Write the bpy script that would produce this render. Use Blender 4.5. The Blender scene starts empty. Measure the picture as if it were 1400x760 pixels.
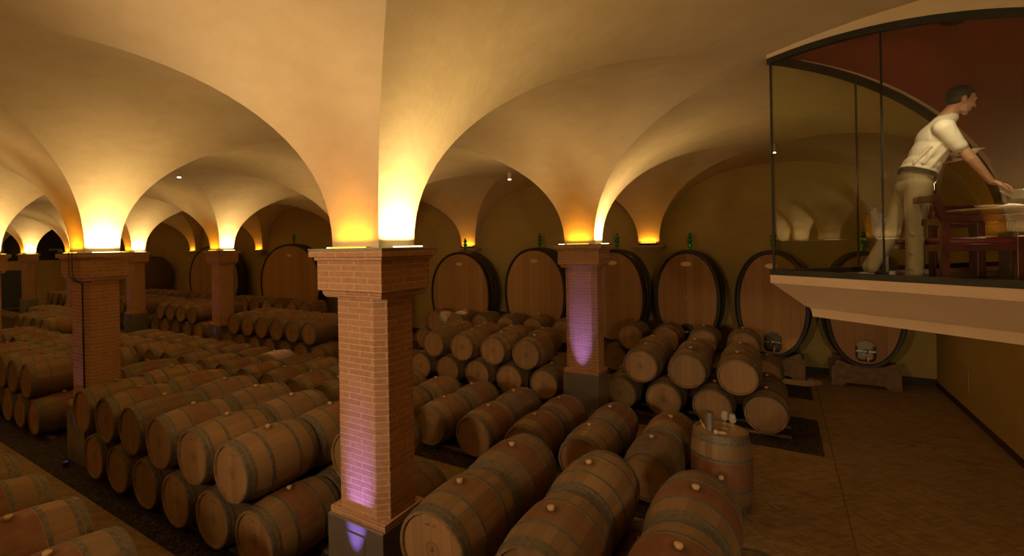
import bpy, bmesh, math, random
from math import sin, cos, pi, radians, sqrt
from mathutils import Vector, Matrix

random.seed(7)
scene = bpy.context.scene
C = scene.collection

# ------------------------------------------------------------------ camera
EYE = 3.3
YAW = radians(34.965)
cam_d = bpy.data.cameras.new('camera')
cam = bpy.data.objects.new('camera', cam_d)
C.objects.link(cam)
cam.matrix_world = (Matrix.Translation((0, 0, EYE)) @ Matrix.Rotation(YAW, 4, 'Z')
                    @ Matrix.Rotation(pi / 2, 4, 'X') @ Matrix.Rotation(-0.0175, 4, 'Z'))
cam_d.sensor_fit = 'HORIZONTAL'
cam_d.sensor_width = 36
cam_d.lens = 681.2 * 36 / 1400
cam_d.shift_x = (700 - 591.4) / 1400
cam_d.shift_y = -(380 - 337.4) / 1400
cam_d.clip_start = 0.05
scene.camera = cam

# ------------------------------------------------------------------ view, world
vs = scene.view_settings
scene.display_settings.display_device = 'sRGB'
vs.view_transform = 'Standard'
vs.look = 'None'
vs.gamma = 1.0
vs.use_curve_mapping = False
vs.exposure = 0.0
try:
    scene.cycles.use_denoising = True
    scene.cycles.max_bounces = 9
    scene.cycles.diffuse_bounces = 6
    scene.cycles.glossy_bounces = 3
    scene.cycles.transparent_max_bounces = 12
    scene.cycles.sample_clamp_indirect = 4.0
    scene.cycles.caustics_reflective = False
    scene.cycles.caustics_refractive = False
except Exception:
    pass
w = bpy.data.worlds.new('world')
scene.world = w
w.use_nodes = True
w.node_tree.nodes['Background'].inputs[0].default_value = (1.0, 0.6, 0.3, 1)
w.node_tree.nodes['Background'].inputs[1].default_value = 0.0

# light levels (W)
L_WARM = 26.0        # bright strips on the +-x faces of each pillar
L_AMBER = 4.0       # amber strips on the +-y faces
L_SPOT = 190.0
L_PURPLE = 190.0
COL_WARM = (1.0, 0.66, 0.27)
COL_AMBER = (1.0, 0.34, 0.015)


def light(name, kind, loc, energy, color, rot=(0, 0, 0), **kw):
    d = bpy.data.lights.new(name, kind)
    d.energy = energy
    d.color = color
    for k, v in kw.items():
        setattr(d, k, v)
    o = bpy.data.objects.new(name, d)
    C.objects.link(o)
    o.location = loc
    o.rotation_euler = rot
    return o


# fill lamps added behind the camera to brighten the near pillar and gallery slab
# two assumed spots, out of view: one over the pillar behind, one by the right wall
REAR_FILLS = [((-3.05, -2.02, 3.42), (-3.4, 3.4, 3.15), 500, (1.0, 0.66, 0.37), 78),
              ((2.60, -1.60, 3.00), (1.5, 6.6, 1.9), 520, (1.0, 0.68, 0.36), 76)]
for loc_, tgt_, e_, c_, a_ in REAR_FILLS:
    light('rear_fill', 'SPOT', loc_, e_, c_, (Vector(tgt_) - Vector(loc_)).to_track_quat('-Z', 'Y').to_euler(), spot_size=radians(a_), spot_blend=0.85, shadow_soft_size=0.26)

# ------------------------------------------------------------------ helpers
def link(name, me, parent=None, mats=None):
    o = bpy.data.objects.new(name, me)
    C.objects.link(o)
    if parent:
        o.parent = parent
    if mats:
        if not isinstance(mats, (list, tuple)):
            mats = [mats]
        for m in mats:
            me.materials.append(m)
    return o


def from_bm(name, bm, mat, parent=None, smooth=None, loc=None):
    me = bpy.data.meshes.new(name)
    bmesh.ops.recalc_face_normals(bm, faces=bm.faces)
    bm.to_mesh(me)
    bm.free()
    if smooth is not None:
        for p in me.polygons:
            p.use_smooth = True
        if smooth < 180:
            me.set_sharp_from_angle(angle=radians(smooth))
    o = link(name, me, parent, mat)
    if loc:
        o.location = loc
    return o


def empty(name, loc=(0, 0, 0), rz=0.0):
    o = bpy.data.objects.new(name, None)
    C.objects.link(o)
    o.location = loc
    o.rotation_euler = (0, 0, rz)
    o.empty_display_size = 0.2
    return o


def tag(o, label, cat, group=None, kind=None):
    o['label'] = label
    o['category'] = cat
    if group:
        o['group'] = group
    if kind:
        o['kind'] = kind
    return o


def struct(o):
    o['kind'] = 'structure'
    return o


def box(bm, x0, x1, y0, y1, z0, z1, bev=0.0, M=None):
    r = bmesh.ops.create_cube(bm, size=1.0)
    vs_ = r['verts']
    for v in vs_:
        v.co = Vector(((x0 + x1) / 2 + v.co.x * (x1 - x0), (y0 + y1) / 2 + v.co.y * (y1 - y0), (z0 + z1) / 2 + v.co.z * (z1 - z0)))
    if bev > 0:
        es = list({e for v in vs_ for e in v.link_edges})
        rr = bmesh.ops.bevel(bm, geom=es, offset=bev, segments=2, affect='EDGES', profile=0.5)
        vs_ = list({v for f in rr['faces'] for v in f.verts} | {v for v in vs_ if v.is_valid})
    if M is not None:
        bmesh.ops.transform(bm, matrix=M, verts=[v for v in vs_ if v.is_valid])
    return vs_


def lathe(bm, prof, seg=32, axis='Z', M=None, cap=True):
    rings = []
    for (r, h) in prof:
        ring = []
        for i in range(seg):
            a = 2 * pi * i / seg
            if axis == 'Z':
                co = Vector((r * cos(a), r * sin(a), h))
            elif axis == 'Y':
                co = Vector((r * cos(a), h, r * sin(a)))
            else:
                co = Vector((h, r * cos(a), r * sin(a)))
            if M is not None:
                co = M @ co
            ring.append(bm.verts.new(co))
        rings.append(ring)
    for k in range(len(rings) - 1):
        for i in range(seg):
            j = (i + 1) % seg
            bm.faces.new((rings[k][i], rings[k][j], rings[k + 1][j], rings[k + 1][i]))
    if cap:
        bm.faces.new(rings[0])
        bm.faces.new(rings[-1])
    return rings


def tube(bm, p0, p1, r0, r1=None, seg=12):
    p0, p1 = Vector(p0), Vector(p1)
    r1 = r0 if r1 is None else r1
    d = p1 - p0
    M = Matrix.Translation(p0) @ d.to_track_quat('Z', 'Y').to_matrix().to_4x4()
    lathe(bm, [(r0, 0), (r1, d.length)], seg, 'Z', M)


def prism(bm, pts, z0, z1):
    lo = [bm.verts.new((x, y, z0)) for x, y in pts]
    hi = [bm.verts.new((x, y, z1)) for x, y in pts]
    n = len(pts)
    for i in range(n):
        bm.faces.new((lo[i], lo[(i + 1) % n], hi[(i + 1) % n], hi[i]))
    bm.faces.new(lo[::-1])
    bm.faces.new(hi)


# ------------------------------------------------------------------ materials
class NT:
    def __init__(s, name):
        s.m = bpy.data.materials.new(name)
        s.m.use_nodes = True
        s.t = s.m.node_tree
        s.t.nodes.clear()
        s.out = s.n('ShaderNodeOutputMaterial')
        s.b = s.n('ShaderNodeBsdfPrincipled')
        s.l(s.b.outputs[0], s.out.inputs[0])

    def n(s, typ, **kw):
        x = s.t.nodes.new(typ)
        for k, v in kw.items():
            setattr(x, k, v)
        return x

    def l(s, a, b):
        s.t.links.new(a, b)

    def put(s, inp, v):
        if hasattr(v, 'links') or isinstance(v, bpy.types.NodeSocket):
            s.l(v, inp)
        else:
            inp.default_value = v

    def math(s, op, a, b=0.0, c=None):
        x = s.n('ShaderNodeMath', operation=op)
        s.put(x.inputs[0], a)
        s.put(x.inputs[1], b)
        if c is not None:
            s.put(x.inputs[2], c)
        return x.outputs[0]

    def mix(s, f, a, b, typ='MIX'):
        x = s.n('ShaderNodeMix', data_type='RGBA', blend_type=typ)
        s.put(x.inputs[0], f)
        s.put(x.inputs[6], a)
        s.put(x.inputs[7], b)
        return x.outputs[2]

    def coord(s, which='Object'):
        return s.n('ShaderNodeTexCoord').outputs[which]

    def mapping(s, vec, scale=(1, 1, 1), loc=(0, 0, 0), rot=(0, 0, 0)):
        x = s.n('ShaderNodeMapping')
        s.l(vec, x.inputs[0])
        x.inputs['Location'].default_value = loc
        x.inputs['Rotation'].default_value = rot
        x.inputs['Scale'].default_value = scale
        return x.outputs[0]

    def noise(s, vec, scale, detail=4.0, rough=0.55, col=False):
        x = s.n('ShaderNodeTexNoise')
        if vec is not None:
            s.l(vec, x.inputs['Vector'])
        x.inputs['Scale'].default_value = scale
        x.inputs['Detail'].default_value = detail
        x.inputs['Roughness'].default_value = rough
        return x.outputs['Color' if col else 'Fac']

    def ramp(s, fac, stops):
        x = s.n('ShaderNodeValToRGB')
        s.l(fac, x.inputs[0])
        cr = x.color_ramp
        while len(cr.elements) < len(stops):
            cr.elements.new(0.5)
        for e, (p, c) in zip(cr.elements, stops):
            e.position = p
            e.color = c if len(c) == 4 else (*c, 1)
        return x.outputs[0]

    def bump(s, h, strength=0.3, dist=0.01, prev=None):
        x = s.n('ShaderNodeBump')
        s.l(h, x.inputs['Height'])
        x.inputs['Strength'].default_value = strength
        x.inputs['Distance'].default_value = dist
        if prev is not None:
            s.l(prev, x.inputs['Normal'])
        return x.outputs[0]

    def base(s, c):
        s.put(s.b.inputs['Base Color'], c if isinstance(c, bpy.types.NodeSocket) else (*c, 1))

    def rough(s, r):
        s.put(s.b.inputs['Roughness'], r)

    def normal(s, n):
        s.l(n, s.b.inputs['Normal'])


def plain(name, col, rough=0.6, metal=0.0, var=0.12, nscale=12.0, bump=0.0):
    t = NT(name)
    n = t.noise(t.coord(), nscale)
    dark = tuple(c * (1 - var) for c in col)
    lite = tuple(min(1, c * (1 + var)) for c in col)
    t.base(t.ramp(n, [(0.3, dark), (0.7, lite)]))
    t.rough(rough)
    t.b.inputs['Metallic'].default_value = metal
    if bump:
        t.normal(t.bump(n, bump, 0.005))
    return t.m


def plaster(name, col, col2, scale=1.1):
    t = NT(name)
    co = t.coord()
    n1 = t.noise(co, scale, 6, 0.6)
    n2 = t.noise(t.mapping(co, (1, 1, 3.0)), scale * 3.3, 5, 0.65)
    f = t.math('ADD', t.math('MULTIPLY', n1, 0.6), t.math('MULTIPLY', n2, 0.4))
    t.base(t.ramp(f, [(0.36, col2), (0.62, col)]))
    t.rough(0.85)
    n3 = t.noise(co, 26, 6, 0.7)
    n4 = t.noise(co, 4, 3, 0.5)
    b = t.bump(n4, 0.25, 0.03)
    t.normal(t.bump(n3, 0.22, 0.006, b))
    return t.m


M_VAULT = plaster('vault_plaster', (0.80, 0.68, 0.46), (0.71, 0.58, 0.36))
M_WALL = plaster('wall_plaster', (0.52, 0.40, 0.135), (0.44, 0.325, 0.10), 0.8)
M_SLAB = plaster('slab_plaster', (0.78, 0.60, 0.40), (0.70, 0.52, 0.33), 0.6)
M_RED = plaster('red_plaster', (0.33, 0.060, 0.028), (0.27, 0.045, 0.022), 0.7)


def brick_mat():
    t = NT('brick')
    uv = t.n('ShaderNodeUVMap').outputs[0]
    wob = t.noise(uv, 5.0, 3, 0.5, True)
    mixv = t.n('ShaderNodeVectorMath', operation='MULTIPLY_ADD')
    t.l(wob, mixv.inputs[0])
    mixv.inputs[1].default_value = (0.012, 0.012, 0)
    t.l(uv, mixv.inputs[2])
    br = t.n('ShaderNodeTexBrick')
    t.l(mixv.outputs[0], br.inputs['Vector'])
    br.offset = 0.5
    br.inputs['Scale'].default_value = 1.0
    br.inputs['Brick Width'].default_value = 0.27
    br.inputs['Row Height'].default_value = 0.0545
    br.inputs['Mortar Size'].default_value = 0.0065
    br.inputs['Mortar Smooth'].default_value = 0.25
    br.inputs['Bias'].default_value = -0.1
    br.inputs['Color1'].default_value = (0.64, 0.34, 0.175, 1)
    br.inputs['Color2'].default_value = (0.50, 0.245, 0.125, 1)
    br.inputs['Mortar'].default_value = (0.80, 0.64, 0.41, 1)
    n = t.noise(uv, 22, 5, 0.7)
    c = t.mix(0.35, br.outputs['Color'], t.ramp(n, [(0.3, (0.28, 0.13, 0.06)), (0.7, (0.70, 0.42, 0.23))]))
    t.base(c)
    t.rough(0.85)
    h = t.math('SUBTRACT', t.math('MULTIPLY', n, 0.35), br.outputs['Fac'])
    t.normal(t.bump(h, 0.9, 0.012))
    return t.m


M_BRICK = brick_mat()


def oak_mat(name, stain=True, dark=1.0):
    """oak staves round the local Y axis, each its own tone; wine stain round the bung"""
    t = NT(name)
    co = t.coord()
    sp = t.n('ShaderNodeSeparateXYZ')
    t.l(co, sp.inputs[0])
    x, y, z = sp.outputs
    ang = t.math('ARCTAN2', z, x)
    u = t.math('MULTIPLY', ang, 27 / (2 * pi))
    idx = t.math('FLOOR', u)
    fr = t.math('FRACT', u)
    oi = t.n('ShaderNodeObjectInfo').outputs['Random']
    wn = t.n('ShaderNodeTexWhiteNoise', noise_dimensions='2D')
    cb = t.n('ShaderNodeCombineXYZ')
    t.l(idx, cb.inputs[0])
    t.l(oi, cb.inputs[1])
    t.l(cb.outputs[0], wn.inputs['Vector'])
    grain = t.noise(t.mapping(co, (30, 2.5, 30)), 1.3, 5, 0.6)
    f = t.math('ADD', t.math('MULTIPLY', wn.outputs[0], 0.65), t.math('MULTIPLY', grain, 0.35))
    d = dark
    wood = t.ramp(f, [(0.1, (0.20 * d, 0.132 * d, 0.064 * d)), (0.5, (0.265 * d, 0.180 * d, 0.090 * d)), (0.9, (0.34 * d, 0.232 * d, 0.117 * d))])
    # per barrel tone
    tone = t.ramp(oi, [(0.0, (0.72, 0.68, 0.62)), (0.5, (1.0, 0.95, 0.9)), (1.0, (1.12, 1.0, 0.86))])
    wood = t.mix(1.0, wood, tone, 'MULTIPLY')
    if stain:
        ay = t.math('ABSOLUTE', y)
        band = t.math('SUBTRACT', 1.0, t.math('SMOOTH_MIN', t.math('MULTIPLY', ay, 6.2), 1.0, 0.1))
        band = t.n('ShaderNodeMapRange')
        band.interpolation_type = 'SMOOTHSTEP'
        t.l(ay, band.inputs[0])
        band.inputs[1].default_value = 0.155
        band.inputs[2].default_value = 0.145
        up = t.n('ShaderNodeMapRange')
        t.l(z, up.inputs[0])
        up.inputs[1].default_value = -0.25
        up.inputs[2].default_value = 0.3
        blot = t.noise(co, 5.5, 4, 0.6)
        who = t.n('ShaderNodeMapRange')
        t.l(t.math('FRACT', t.math('MULTIPLY', oi, 7.3)), who.inputs[0])
        who.inputs[1].default_value = 0.25
        who.inputs[2].default_value = 0.65
        s_ = t.math('MULTIPLY', t.math('MULTIPLY', band.outputs[0], up.outputs[0]), t.math('MULTIPLY', who.outputs[0], t.math('MULTIPLY_ADD', blot, 2.2, -0.35)))
        s_ = t.math('MINIMUM', s_, 0.9)
        wood = t.mix(s_, wood, (0.21, 0.065, 0.038, 1))
        # dark spill just round the bung
        r2 = t.math('SQRT', t.math('ADD', t.math('MULTIPLY', x, x), t.math('MULTIPLY', y, y)))
        ring = t.n('ShaderNodeMapRange')
        t.l(t.math('ADD', r2, t.math('MULTIPLY', blot, 0.05)), ring.inputs[0])
        ring.inputs[1].default_value = 0.11
        ring.inputs[2].default_value = 0.045
        sp2 = t.math('MULTIPLY', ring.outputs[0], t.math('GREATER_THAN', z, 0.2))
        wood = t.mix(t.math('MULTIPLY', sp2, 0.75), wood, (0.06, 0.022, 0.012, 1))
    gap = t.math('LESS_THAN', t.math('MINIMUM', fr, t.math('SUBTRACT', 1.0, fr)), 0.018)
    t.base(t.mix(t.math('MULTIPLY', gap, 0.5), wood, (0.05, 0.025, 0.012, 1)))
    t.rough(0.55)
    h = t.math('SUBTRACT', t.math('MULTIPLY', grain, 0.3), gap)
    t.normal(t.bump(h, 0.35, 0.004))
    return t.m


def head_mat(name, light_=(0.42, 0.28, 0.135), dark_=(0.31, 0.195, 0.09), mark=True, pw=11.0):
    t = NT(name)
    co = t.coord()
    sp = t.n('ShaderNodeSeparateXYZ')
    t.l(co, sp.inputs[0])
    x, y, z = sp.outputs
    u = t.math('MULTIPLY', x, pw)
    oi = t.n('ShaderNodeObjectInfo').outputs['Random']
    wn = t.n('ShaderNodeTexWhiteNoise', noise_dimensions='2D')
    cb = t.n('ShaderNodeCombineXYZ')
    t.l(t.math('FLOOR', u), cb.inputs[0])
    t.l(oi, cb.inputs[1])
    t.l(cb.outputs[0], wn.inputs['Vector'])
    grain = t.noise(t.mapping(co, (45, 1, 2.2)), 1.2, 5, 0.6)
    f = t.math('ADD', t.math('MULTIPLY', wn.outputs[0], 0.5), t.math('MULTIPLY', grain, 0.5))
    wood = t.ramp(f, [(0.15, dark_), (0.85, light_)])
    tone = t.ramp(oi, [(0.0, (0.75, 0.7, 0.62)), (1.0, (1.1, 1.0, 0.92))])
    wood = t.mix(1.0, wood, tone, 'MULTIPLY')
    fr = t.math('FRACT', u)
    gap = t.math('LESS_THAN', fr, 0.035)
    wood = t.mix(t.math('MULTIPLY', gap, 0.6), wood, (0.08, 0.04, 0.02, 1))
    if mark:
        r = t.math('SQRT', t.math('ADD', t.math('MULTIPLY', x, x), t.math('MULTIPLY', z, z)))
        core = t.math('LESS_THAN', r, 0.02)
        ang = t.math('ARCTAN2', z, x)
        dash = t.math('GREATER_THAN', t.math('FRACT', t.math('MULTIPLY', ang, 22 / (2 * pi))), 0.35)
        rg = t.math('MULTIPLY', t.math('LESS_THAN', t.math('ABSOLUTE', t.math('SUBTRACT', r, 0.058)), 0.008), dash)
        rg2 = t.math('LESS_THAN', t.math('ABSOLUTE', t.math('SUBTRACT', r, 0.034)), 0.003)
        # short burnt line of marks below the top
        ln = t.math('LESS_THAN', t.math('ABSOLUTE', t.math('SUBTRACT', z, 0.19)), 0.012)
        ln = t.math('MULTIPLY', ln, t.math('LESS_THAN', t.math('ABSOLUTE', x), 0.06))
        ln = t.math('MULTIPLY', ln, t.math('GREATER_THAN', t.noise(t.mapping(co, (1, 1, 0.6)), 95, 2, 0.5), 0.5))
        mk = t.math('MAXIMUM', t.math('MAXIMUM', core, rg), t.math('MAXIMUM', rg2, ln))
        has = t.math('GREATER_THAN', t.math('FRACT', t.math('MULTIPLY', oi, 5.7)), 0.3)
        wood = t.mix(t.math('MULTIPLY', t.math('MULTIPLY', mk, has), 0.62), wood, (0.05, 0.025, 0.012, 1))
    t.base(wood)
    t.rough(0.6)
    t.normal(t.bump(t.math('SUBTRACT', t.math('MULTIPLY', grain, 0.3), gap), 0.3, 0.003))
    return t.m


M_OAK = oak_mat('oak_staves')
M_HEAD = head_mat('oak_head')
M_HOOP = plain('hoop_steel', (0.175, 0.165, 0.125), 0.55, 0.4, 0.3, 30)
M_BUNG = plain('pale_bung', (0.62, 0.44, 0.22), 0.6)
M_CASKHEAD = head_mat('cask_head', (0.47, 0.29, 0.12), (0.33, 0.19, 0.075), False, 5.5)
M_CASKSTAVE = oak_mat('cask_staves', False, 0.45)
M_BLACK = plain('black_rim', (0.018, 0.013, 0.010), 0.5)
M_STEEL = plain('stainless', (0.55, 0.52, 0.46), 0.22, 1.0, 0.05)
M_DARKSTEEL = plain('brushed_plinth', (0.40, 0.37, 0.34), 0.42, 0.75, 0.1, 5)
M_DOORSTEEL = plain('door_steel', (0.26, 0.24, 0.19), 0.22, 1.0, 0.2, 25)
M_BRASS = plain('brass_plate', (0.75, 0.58, 0.25), 0.4, 0.3)
M_BEAM = plain('rack_timber', (0.20, 0.125, 0.06), 0.7, 0, 0.3, 9, 0.2)
M_FRAME = plain('frame_paint', (0.020, 0.026, 0.020), 0.45)
M_GALFLOOR = plain('gallery_tile', (0.12, 0.085, 0.06), 0.35)
M_MAHOG = plain('mahogany', (0.085, 0.020, 0.014), 0.3, 0, 0.3, 7)
M_SEATPAD = plain('burgundy_leather', (0.20, 0.030, 0.035), 0.4)
M_TABLE = plain('table_oak', (0.55, 0.38, 0.20), 0.4, 0, 0.2, 5)
M_TABLELEG = plain('table_base', (0.055, 0.030, 0.016), 0.5)
M_CERAMIC = plain('ceramic', (0.75, 0.70, 0.55), 0.25, 0, 0.03)
M_LINEN = plain('linen', (0.85, 0.82, 0.74), 0.8, 0, 0.05)
M_GREENS = plain('salad_leaves', (0.28, 0.34, 0.05), 0.6, 0, 0.5, 60)
M_SKIN = plain('skin', (0.56, 0.30, 0.19), 0.5, 0, 0.06, 18)
M_HAIR = plain('dark_hair', (0.012, 0.008, 0.006), 0.6, 0, 0.4, 90, 0.6)
M_LEATHER = plain('black_leather', (0.02, 0.015, 0.012), 0.35)
M_EYE = plain('eye_white', (0.7, 0.66, 0.6), 0.2)
M_CABLE = plain('black_cable', (0.012, 0.012, 0.012), 0.5)
M_DOOR = plain('grey_blue_door', (0.05, 0.058, 0.075), 0.5)
M_SKIRT = plain('dark_skirting', (0.045, 0.026, 0.012), 0.6)
M_WHITE = plain('white_plaster_tube', (0.78, 0.72, 0.62), 0.5)


def cloth_mat(name, col, scale, strength):
    t = NT(name)
    co = t.coord()
    n = t.noise(t.mapping(co, (1, 1, 0.45), rot=(0, 0.5, 0)), scale, 3, 0.5)
    t.base(t.ramp(t.noise(co, 5), [(0.3, tuple(c * 0.93 for c in col)), (0.7, col)]))
    t.rough(0.85)
    t.normal(t.bump(n, strength, 0.03))
    return t.m


M_SHIRT = cloth_mat('white_cotton', (0.80, 0.72, 0.58), 9, 0.55)
M_CHINO = cloth_mat('khaki_cotton', (0.34, 0.27, 0.16), 11, 0.75)


def emit(name, col, s):
    t = NT(name)
    e = t.n('ShaderNodeEmission')
    e.inputs[0].default_value = (*col, 1)
    e.inputs[1].default_value = s
    t.l(e.outputs[0], t.out.inputs[0])
    return t.m


M_EWARM = emit('warm_tube', (1.0, 0.72, 0.36), 6)
M_EAMB = emit('amber_tube', (1.0, 0.50, 0.06), 3)
M_ESPOT = emit('spot_lens', (1.0, 0.93, 0.78), 30)
M_EPUR = emit('violet_lens', (0.5, 0.35, 1.0), 0.05)


def glass_mat(name, tint, refl, trans=1.0):
    t = NT(name)
    tr = t.n('ShaderNodeBsdfTransparent')
    tr.inputs[0].default_value = (*tint, 1)
    gl = t.n('ShaderNodeBsdfGlossy')
    gl.inputs['Color'].default_value = (1, 1, 1, 1)
    gl.inputs['Roughness'].default_value = 0.0
    fr = t.n('ShaderNodeFresnel')
    fr.inputs[0].default_value = refl
    mx = t.n('ShaderNodeMixShader')
    geo = t.n('ShaderNodeNewGeometry')
    t.l(t.math('MULTIPLY', fr.outputs[0], t.math('SUBTRACT', 1.0, geo.outputs['Backfacing'])), mx.inputs[0])
    t.l(tr.outputs[0], mx.inputs[1])
    t.l(gl.outputs[0], mx.inputs[2])
    t.l(mx.outputs[0], t.out.inputs[0])
    return t.m


M_PANE = glass_mat('partition_glass', (0.965, 0.975, 0.93), 1.65)
M_PANEFAR = glass_mat('far_partition_glass', (0.90, 0.93, 0.77), 1.5)
M_WINEGLASS = glass_mat('clear_glass', (0.93, 0.93, 0.93), 2.7)
M_WINEGLASS = plain('clear_glass_bowl', (0.75, 0.72, 0.66), 0.05, 0, 0.02)
M_WINEGLASS.node_tree.nodes['Principled BSDF'].inputs['Alpha'].default_value = 0.32
M_GREENGLASS = plain('green_glass', (0.04, 0.34, 0.07), 0.08, 0, 0.1)
M_GREENGLASS.node_tree.nodes['Principled BSDF'].inputs['Transmission Weight'].default_value = 0.15
M_LEDGE = plain('ledge_glass', (0.30, 0.38, 0.32), 0.15)
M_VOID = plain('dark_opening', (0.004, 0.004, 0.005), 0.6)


def herring():
    t = NT('herringbone_floor')
    co = t.coord()
    k = 4.0
    W = 0.046
    mp = t.mapping(co, (1 / W, 1 / W, 1), rot=(0, 0, radians(45)))
    sp = t.n('ShaderNodeSeparateXYZ')
    t.l(mp, sp.inputs[0])
    u, v = sp.outputs[0], sp.outputs[1]
    i, j = t.math('FLOOR', u), t.math('FLOOR', v)
    fu, fv = t.math('FRACT', u), t.math('FRACT', v)
    c = t.math('FLOORED_MODULO', t.math('SUBTRACT', i, j), 2 * k)
    hor = t.math('LESS_THAN', c, k - 0.5)
    ch = c
    cv = t.math('SUBTRACT', 2 * k - 1, c)          # (k-1) - (c-k)
    lx_h = t.math('ADD', ch, fu)
    ly_v = t.math('ADD', cv, fv)
    def sel(a, b):
        return t.math('ADD', t.math('MULTIPLY', a, hor), t.math('MULTIPLY', b, t.math('SUBTRACT', 1.0, hor)))
    ln = sel(lx_h, ly_v)
    sh = sel(fv, fu)
    idx = sel(t.math('SUBTRACT', i, c), i)
    idy = sel(j, t.math('SUBTRACT', j, cv))
    e1 = t.math('MINIMUM', ln, t.math('SUBTRACT', k, ln))
    e2 = t.math('MINIMUM', sh, t.math('SUBTRACT', 1.0, sh))
    mort = t.math('LESS_THAN', t.math('MINIMUM', e1, e2), 0.045)
    wn = t.n('ShaderNodeTexWhiteNoise', noise_dimensions='3D')
    cb = t.n('ShaderNodeCombineXYZ')
    t.l(idx, cb.inputs[0]); t.l(idy, cb.inputs[1]); t.l(hor, cb.inputs[2])
    t.l(cb.outputs[0], wn.inputs['Vector'])
    n = t.noise(co, 1.6, 5, 0.65)
    n2 = t.noise(co, 30, 3, 0.6)
    f = t.math('ADD', t.math('MULTIPLY', wn.outputs[0], 0.5), t.math('ADD', t.math('MULTIPLY', n, 0.35), t.math('MULTIPLY', n2, 0.15)))
    col = t.ramp(f, [(0.15, (0.20, 0.130, 0.055)), (0.55, (0.32, 0.215, 0.095)), (0.9, (0.40, 0.275, 0.125))])
    # worn dark stains
    st = t.noise(t.mapping(co, (0.6, 1.6, 1)), 1.9, 6, 0.7)
    stn = t.n('ShaderNodeMapRange')
    t.l(st, stn.inputs[0]); stn.inputs[1].default_value = 0.56; stn.inputs[2].default_value = 0.70
    col = t.mix(t.math('MULTIPLY', stn.outputs[0], 0.6), col, (0.07, 0.045, 0.022, 1))
    t.base(t.mix(t.math('MULTIPLY', mort, 0.6), col, (0.09, 0.055, 0.028, 1)))
    t.rough(0.5)
    t.normal(t.bump(t.math('SUBTRACT', t.math('MULTIPLY', wn.outputs[0], 0.4), mort), 0.4, 0.004))
    return t.m


M_FLOOR = herring()


def gravel():
    t = NT('dark_gravel')
    co = t.coord()
    v = t.n('ShaderNodeTexVoronoi')
    t.l(co, v.inputs['Vector'])
    v.inputs['Scale'].default_value = 38
    v.inputs['Randomness'].default_value = 1
    sp = t.n('ShaderNodeSeparateColor')
    t.l(v.outputs['Color'], sp.inputs[0])
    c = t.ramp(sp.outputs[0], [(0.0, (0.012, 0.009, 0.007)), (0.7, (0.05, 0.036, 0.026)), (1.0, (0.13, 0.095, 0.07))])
    t.base(c)
    t.rough(0.8)
    t.normal(t.bump(t.math('SUBTRACT', 1.0, v.outputs['Distance']), 1.0, 0.03))
    return t.m


M_GRAVEL = gravel()

# ------------------------------------------------------------------ the room
B = 6.0
OX, OY = -3.1, 3.48          # the nearest pillar; all pillars sit on a 6 m grid from it
HWX, HWY = 0.28, 0.25        # half width of the springer above a pillar
SPR = EYE                    # springing height = top of the capitals
RISE = 2.0
POW = 2.2
WALL_Y = 15.48
WALL_R = 2.8
WALL_L = -38.8


def prof_z(u):
    return SPR + RISE * max(0.0, 1 - abs(u) ** POW) ** (1 / POW)


def build_vault():
    N = 26
    nodes = []   # local coordinate d from pillar centre line (0..6) and its height
    for k in range(N + 1):
        ph = (pi / 2) * k / N
        s, c = sin(ph), max(0.0, cos(ph))
        u = c ** (2 / POW)
        nodes.append((u, SPR + RISE * s ** (2 / POW)))
    def axis_nodes(hw):
        L = B / 2 - hw
        half = [(B / 2 - u * L, z) for u, z in nodes]          # from hw to B/2
        return [(0.0, SPR)] + half + [(B - d, z) for d, z in half[-2::-1]] + [(B, SPR)]
    ax, ay = axis_nodes(HWX), axis_nodes(HWY)
    X = []
    for b_ in range(-6, 1):
        for d, z in ax[:-1]:
            X.append((OX + b_ * B + d, z))
    X.append((OX + B, SPR))
    X = [p for p in X if WALL_L - 0.4 <= p[0] <= WALL_R + 0.12]
    Y = []
    for b_ in range(-2, 2):
        for d, z in ay[:-1]:
            Y.append((OY + b_ * B + d, z))
    Y.append((OY + 2 * B, SPR))
    bm = bmesh.new()
    grid = [[bm.verts.new((x, y, max(zx, zy))) for y, zy in Y] for x, zx in X]
    for i in range(len(X) - 1):
        for j in range(len(Y) - 1):
            a, b, c, d = grid[i][j], grid[i + 1][j], grid[i + 1][j + 1], grid[i][j + 1]
            if max(v.co.z for v in (a, b, c, d)) < SPR + 1e-4:
                continue
            mx, my = (X[i][0] + X[i + 1][0]) / 2, (Y[j][0] + Y[j + 1][0]) / 2
            if mx > 0.02 + ((my - 6.48) * 2.44 / 2.97 if my > 6.48 else (6.48 - my) / 0.9004) and 3.6 < my < 9.95:
                continue        # the gallery has its own red vault here
            px = (X[i][0] - OX) % B < B / 2
            py = (Y[j][0] - OY) % B < B / 2
            if px == py:
                bm.faces.new((a, b, c)); bm.faces.new((a, c, d))
            else:
                bm.faces.new((a, b, d)); bm.faces.new((b, c, d))
    me = bpy.data.meshes.new('ceiling')
    bm.normal_update()
    bm.to_mesh(me); bm.free()
    for p in me.polygons:
        p.use_smooth = True
    me.set_sharp_from_angle(angle=radians(14))
    return struct(link('ceiling', me, None, M_VAULT))


build_vault()

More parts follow.
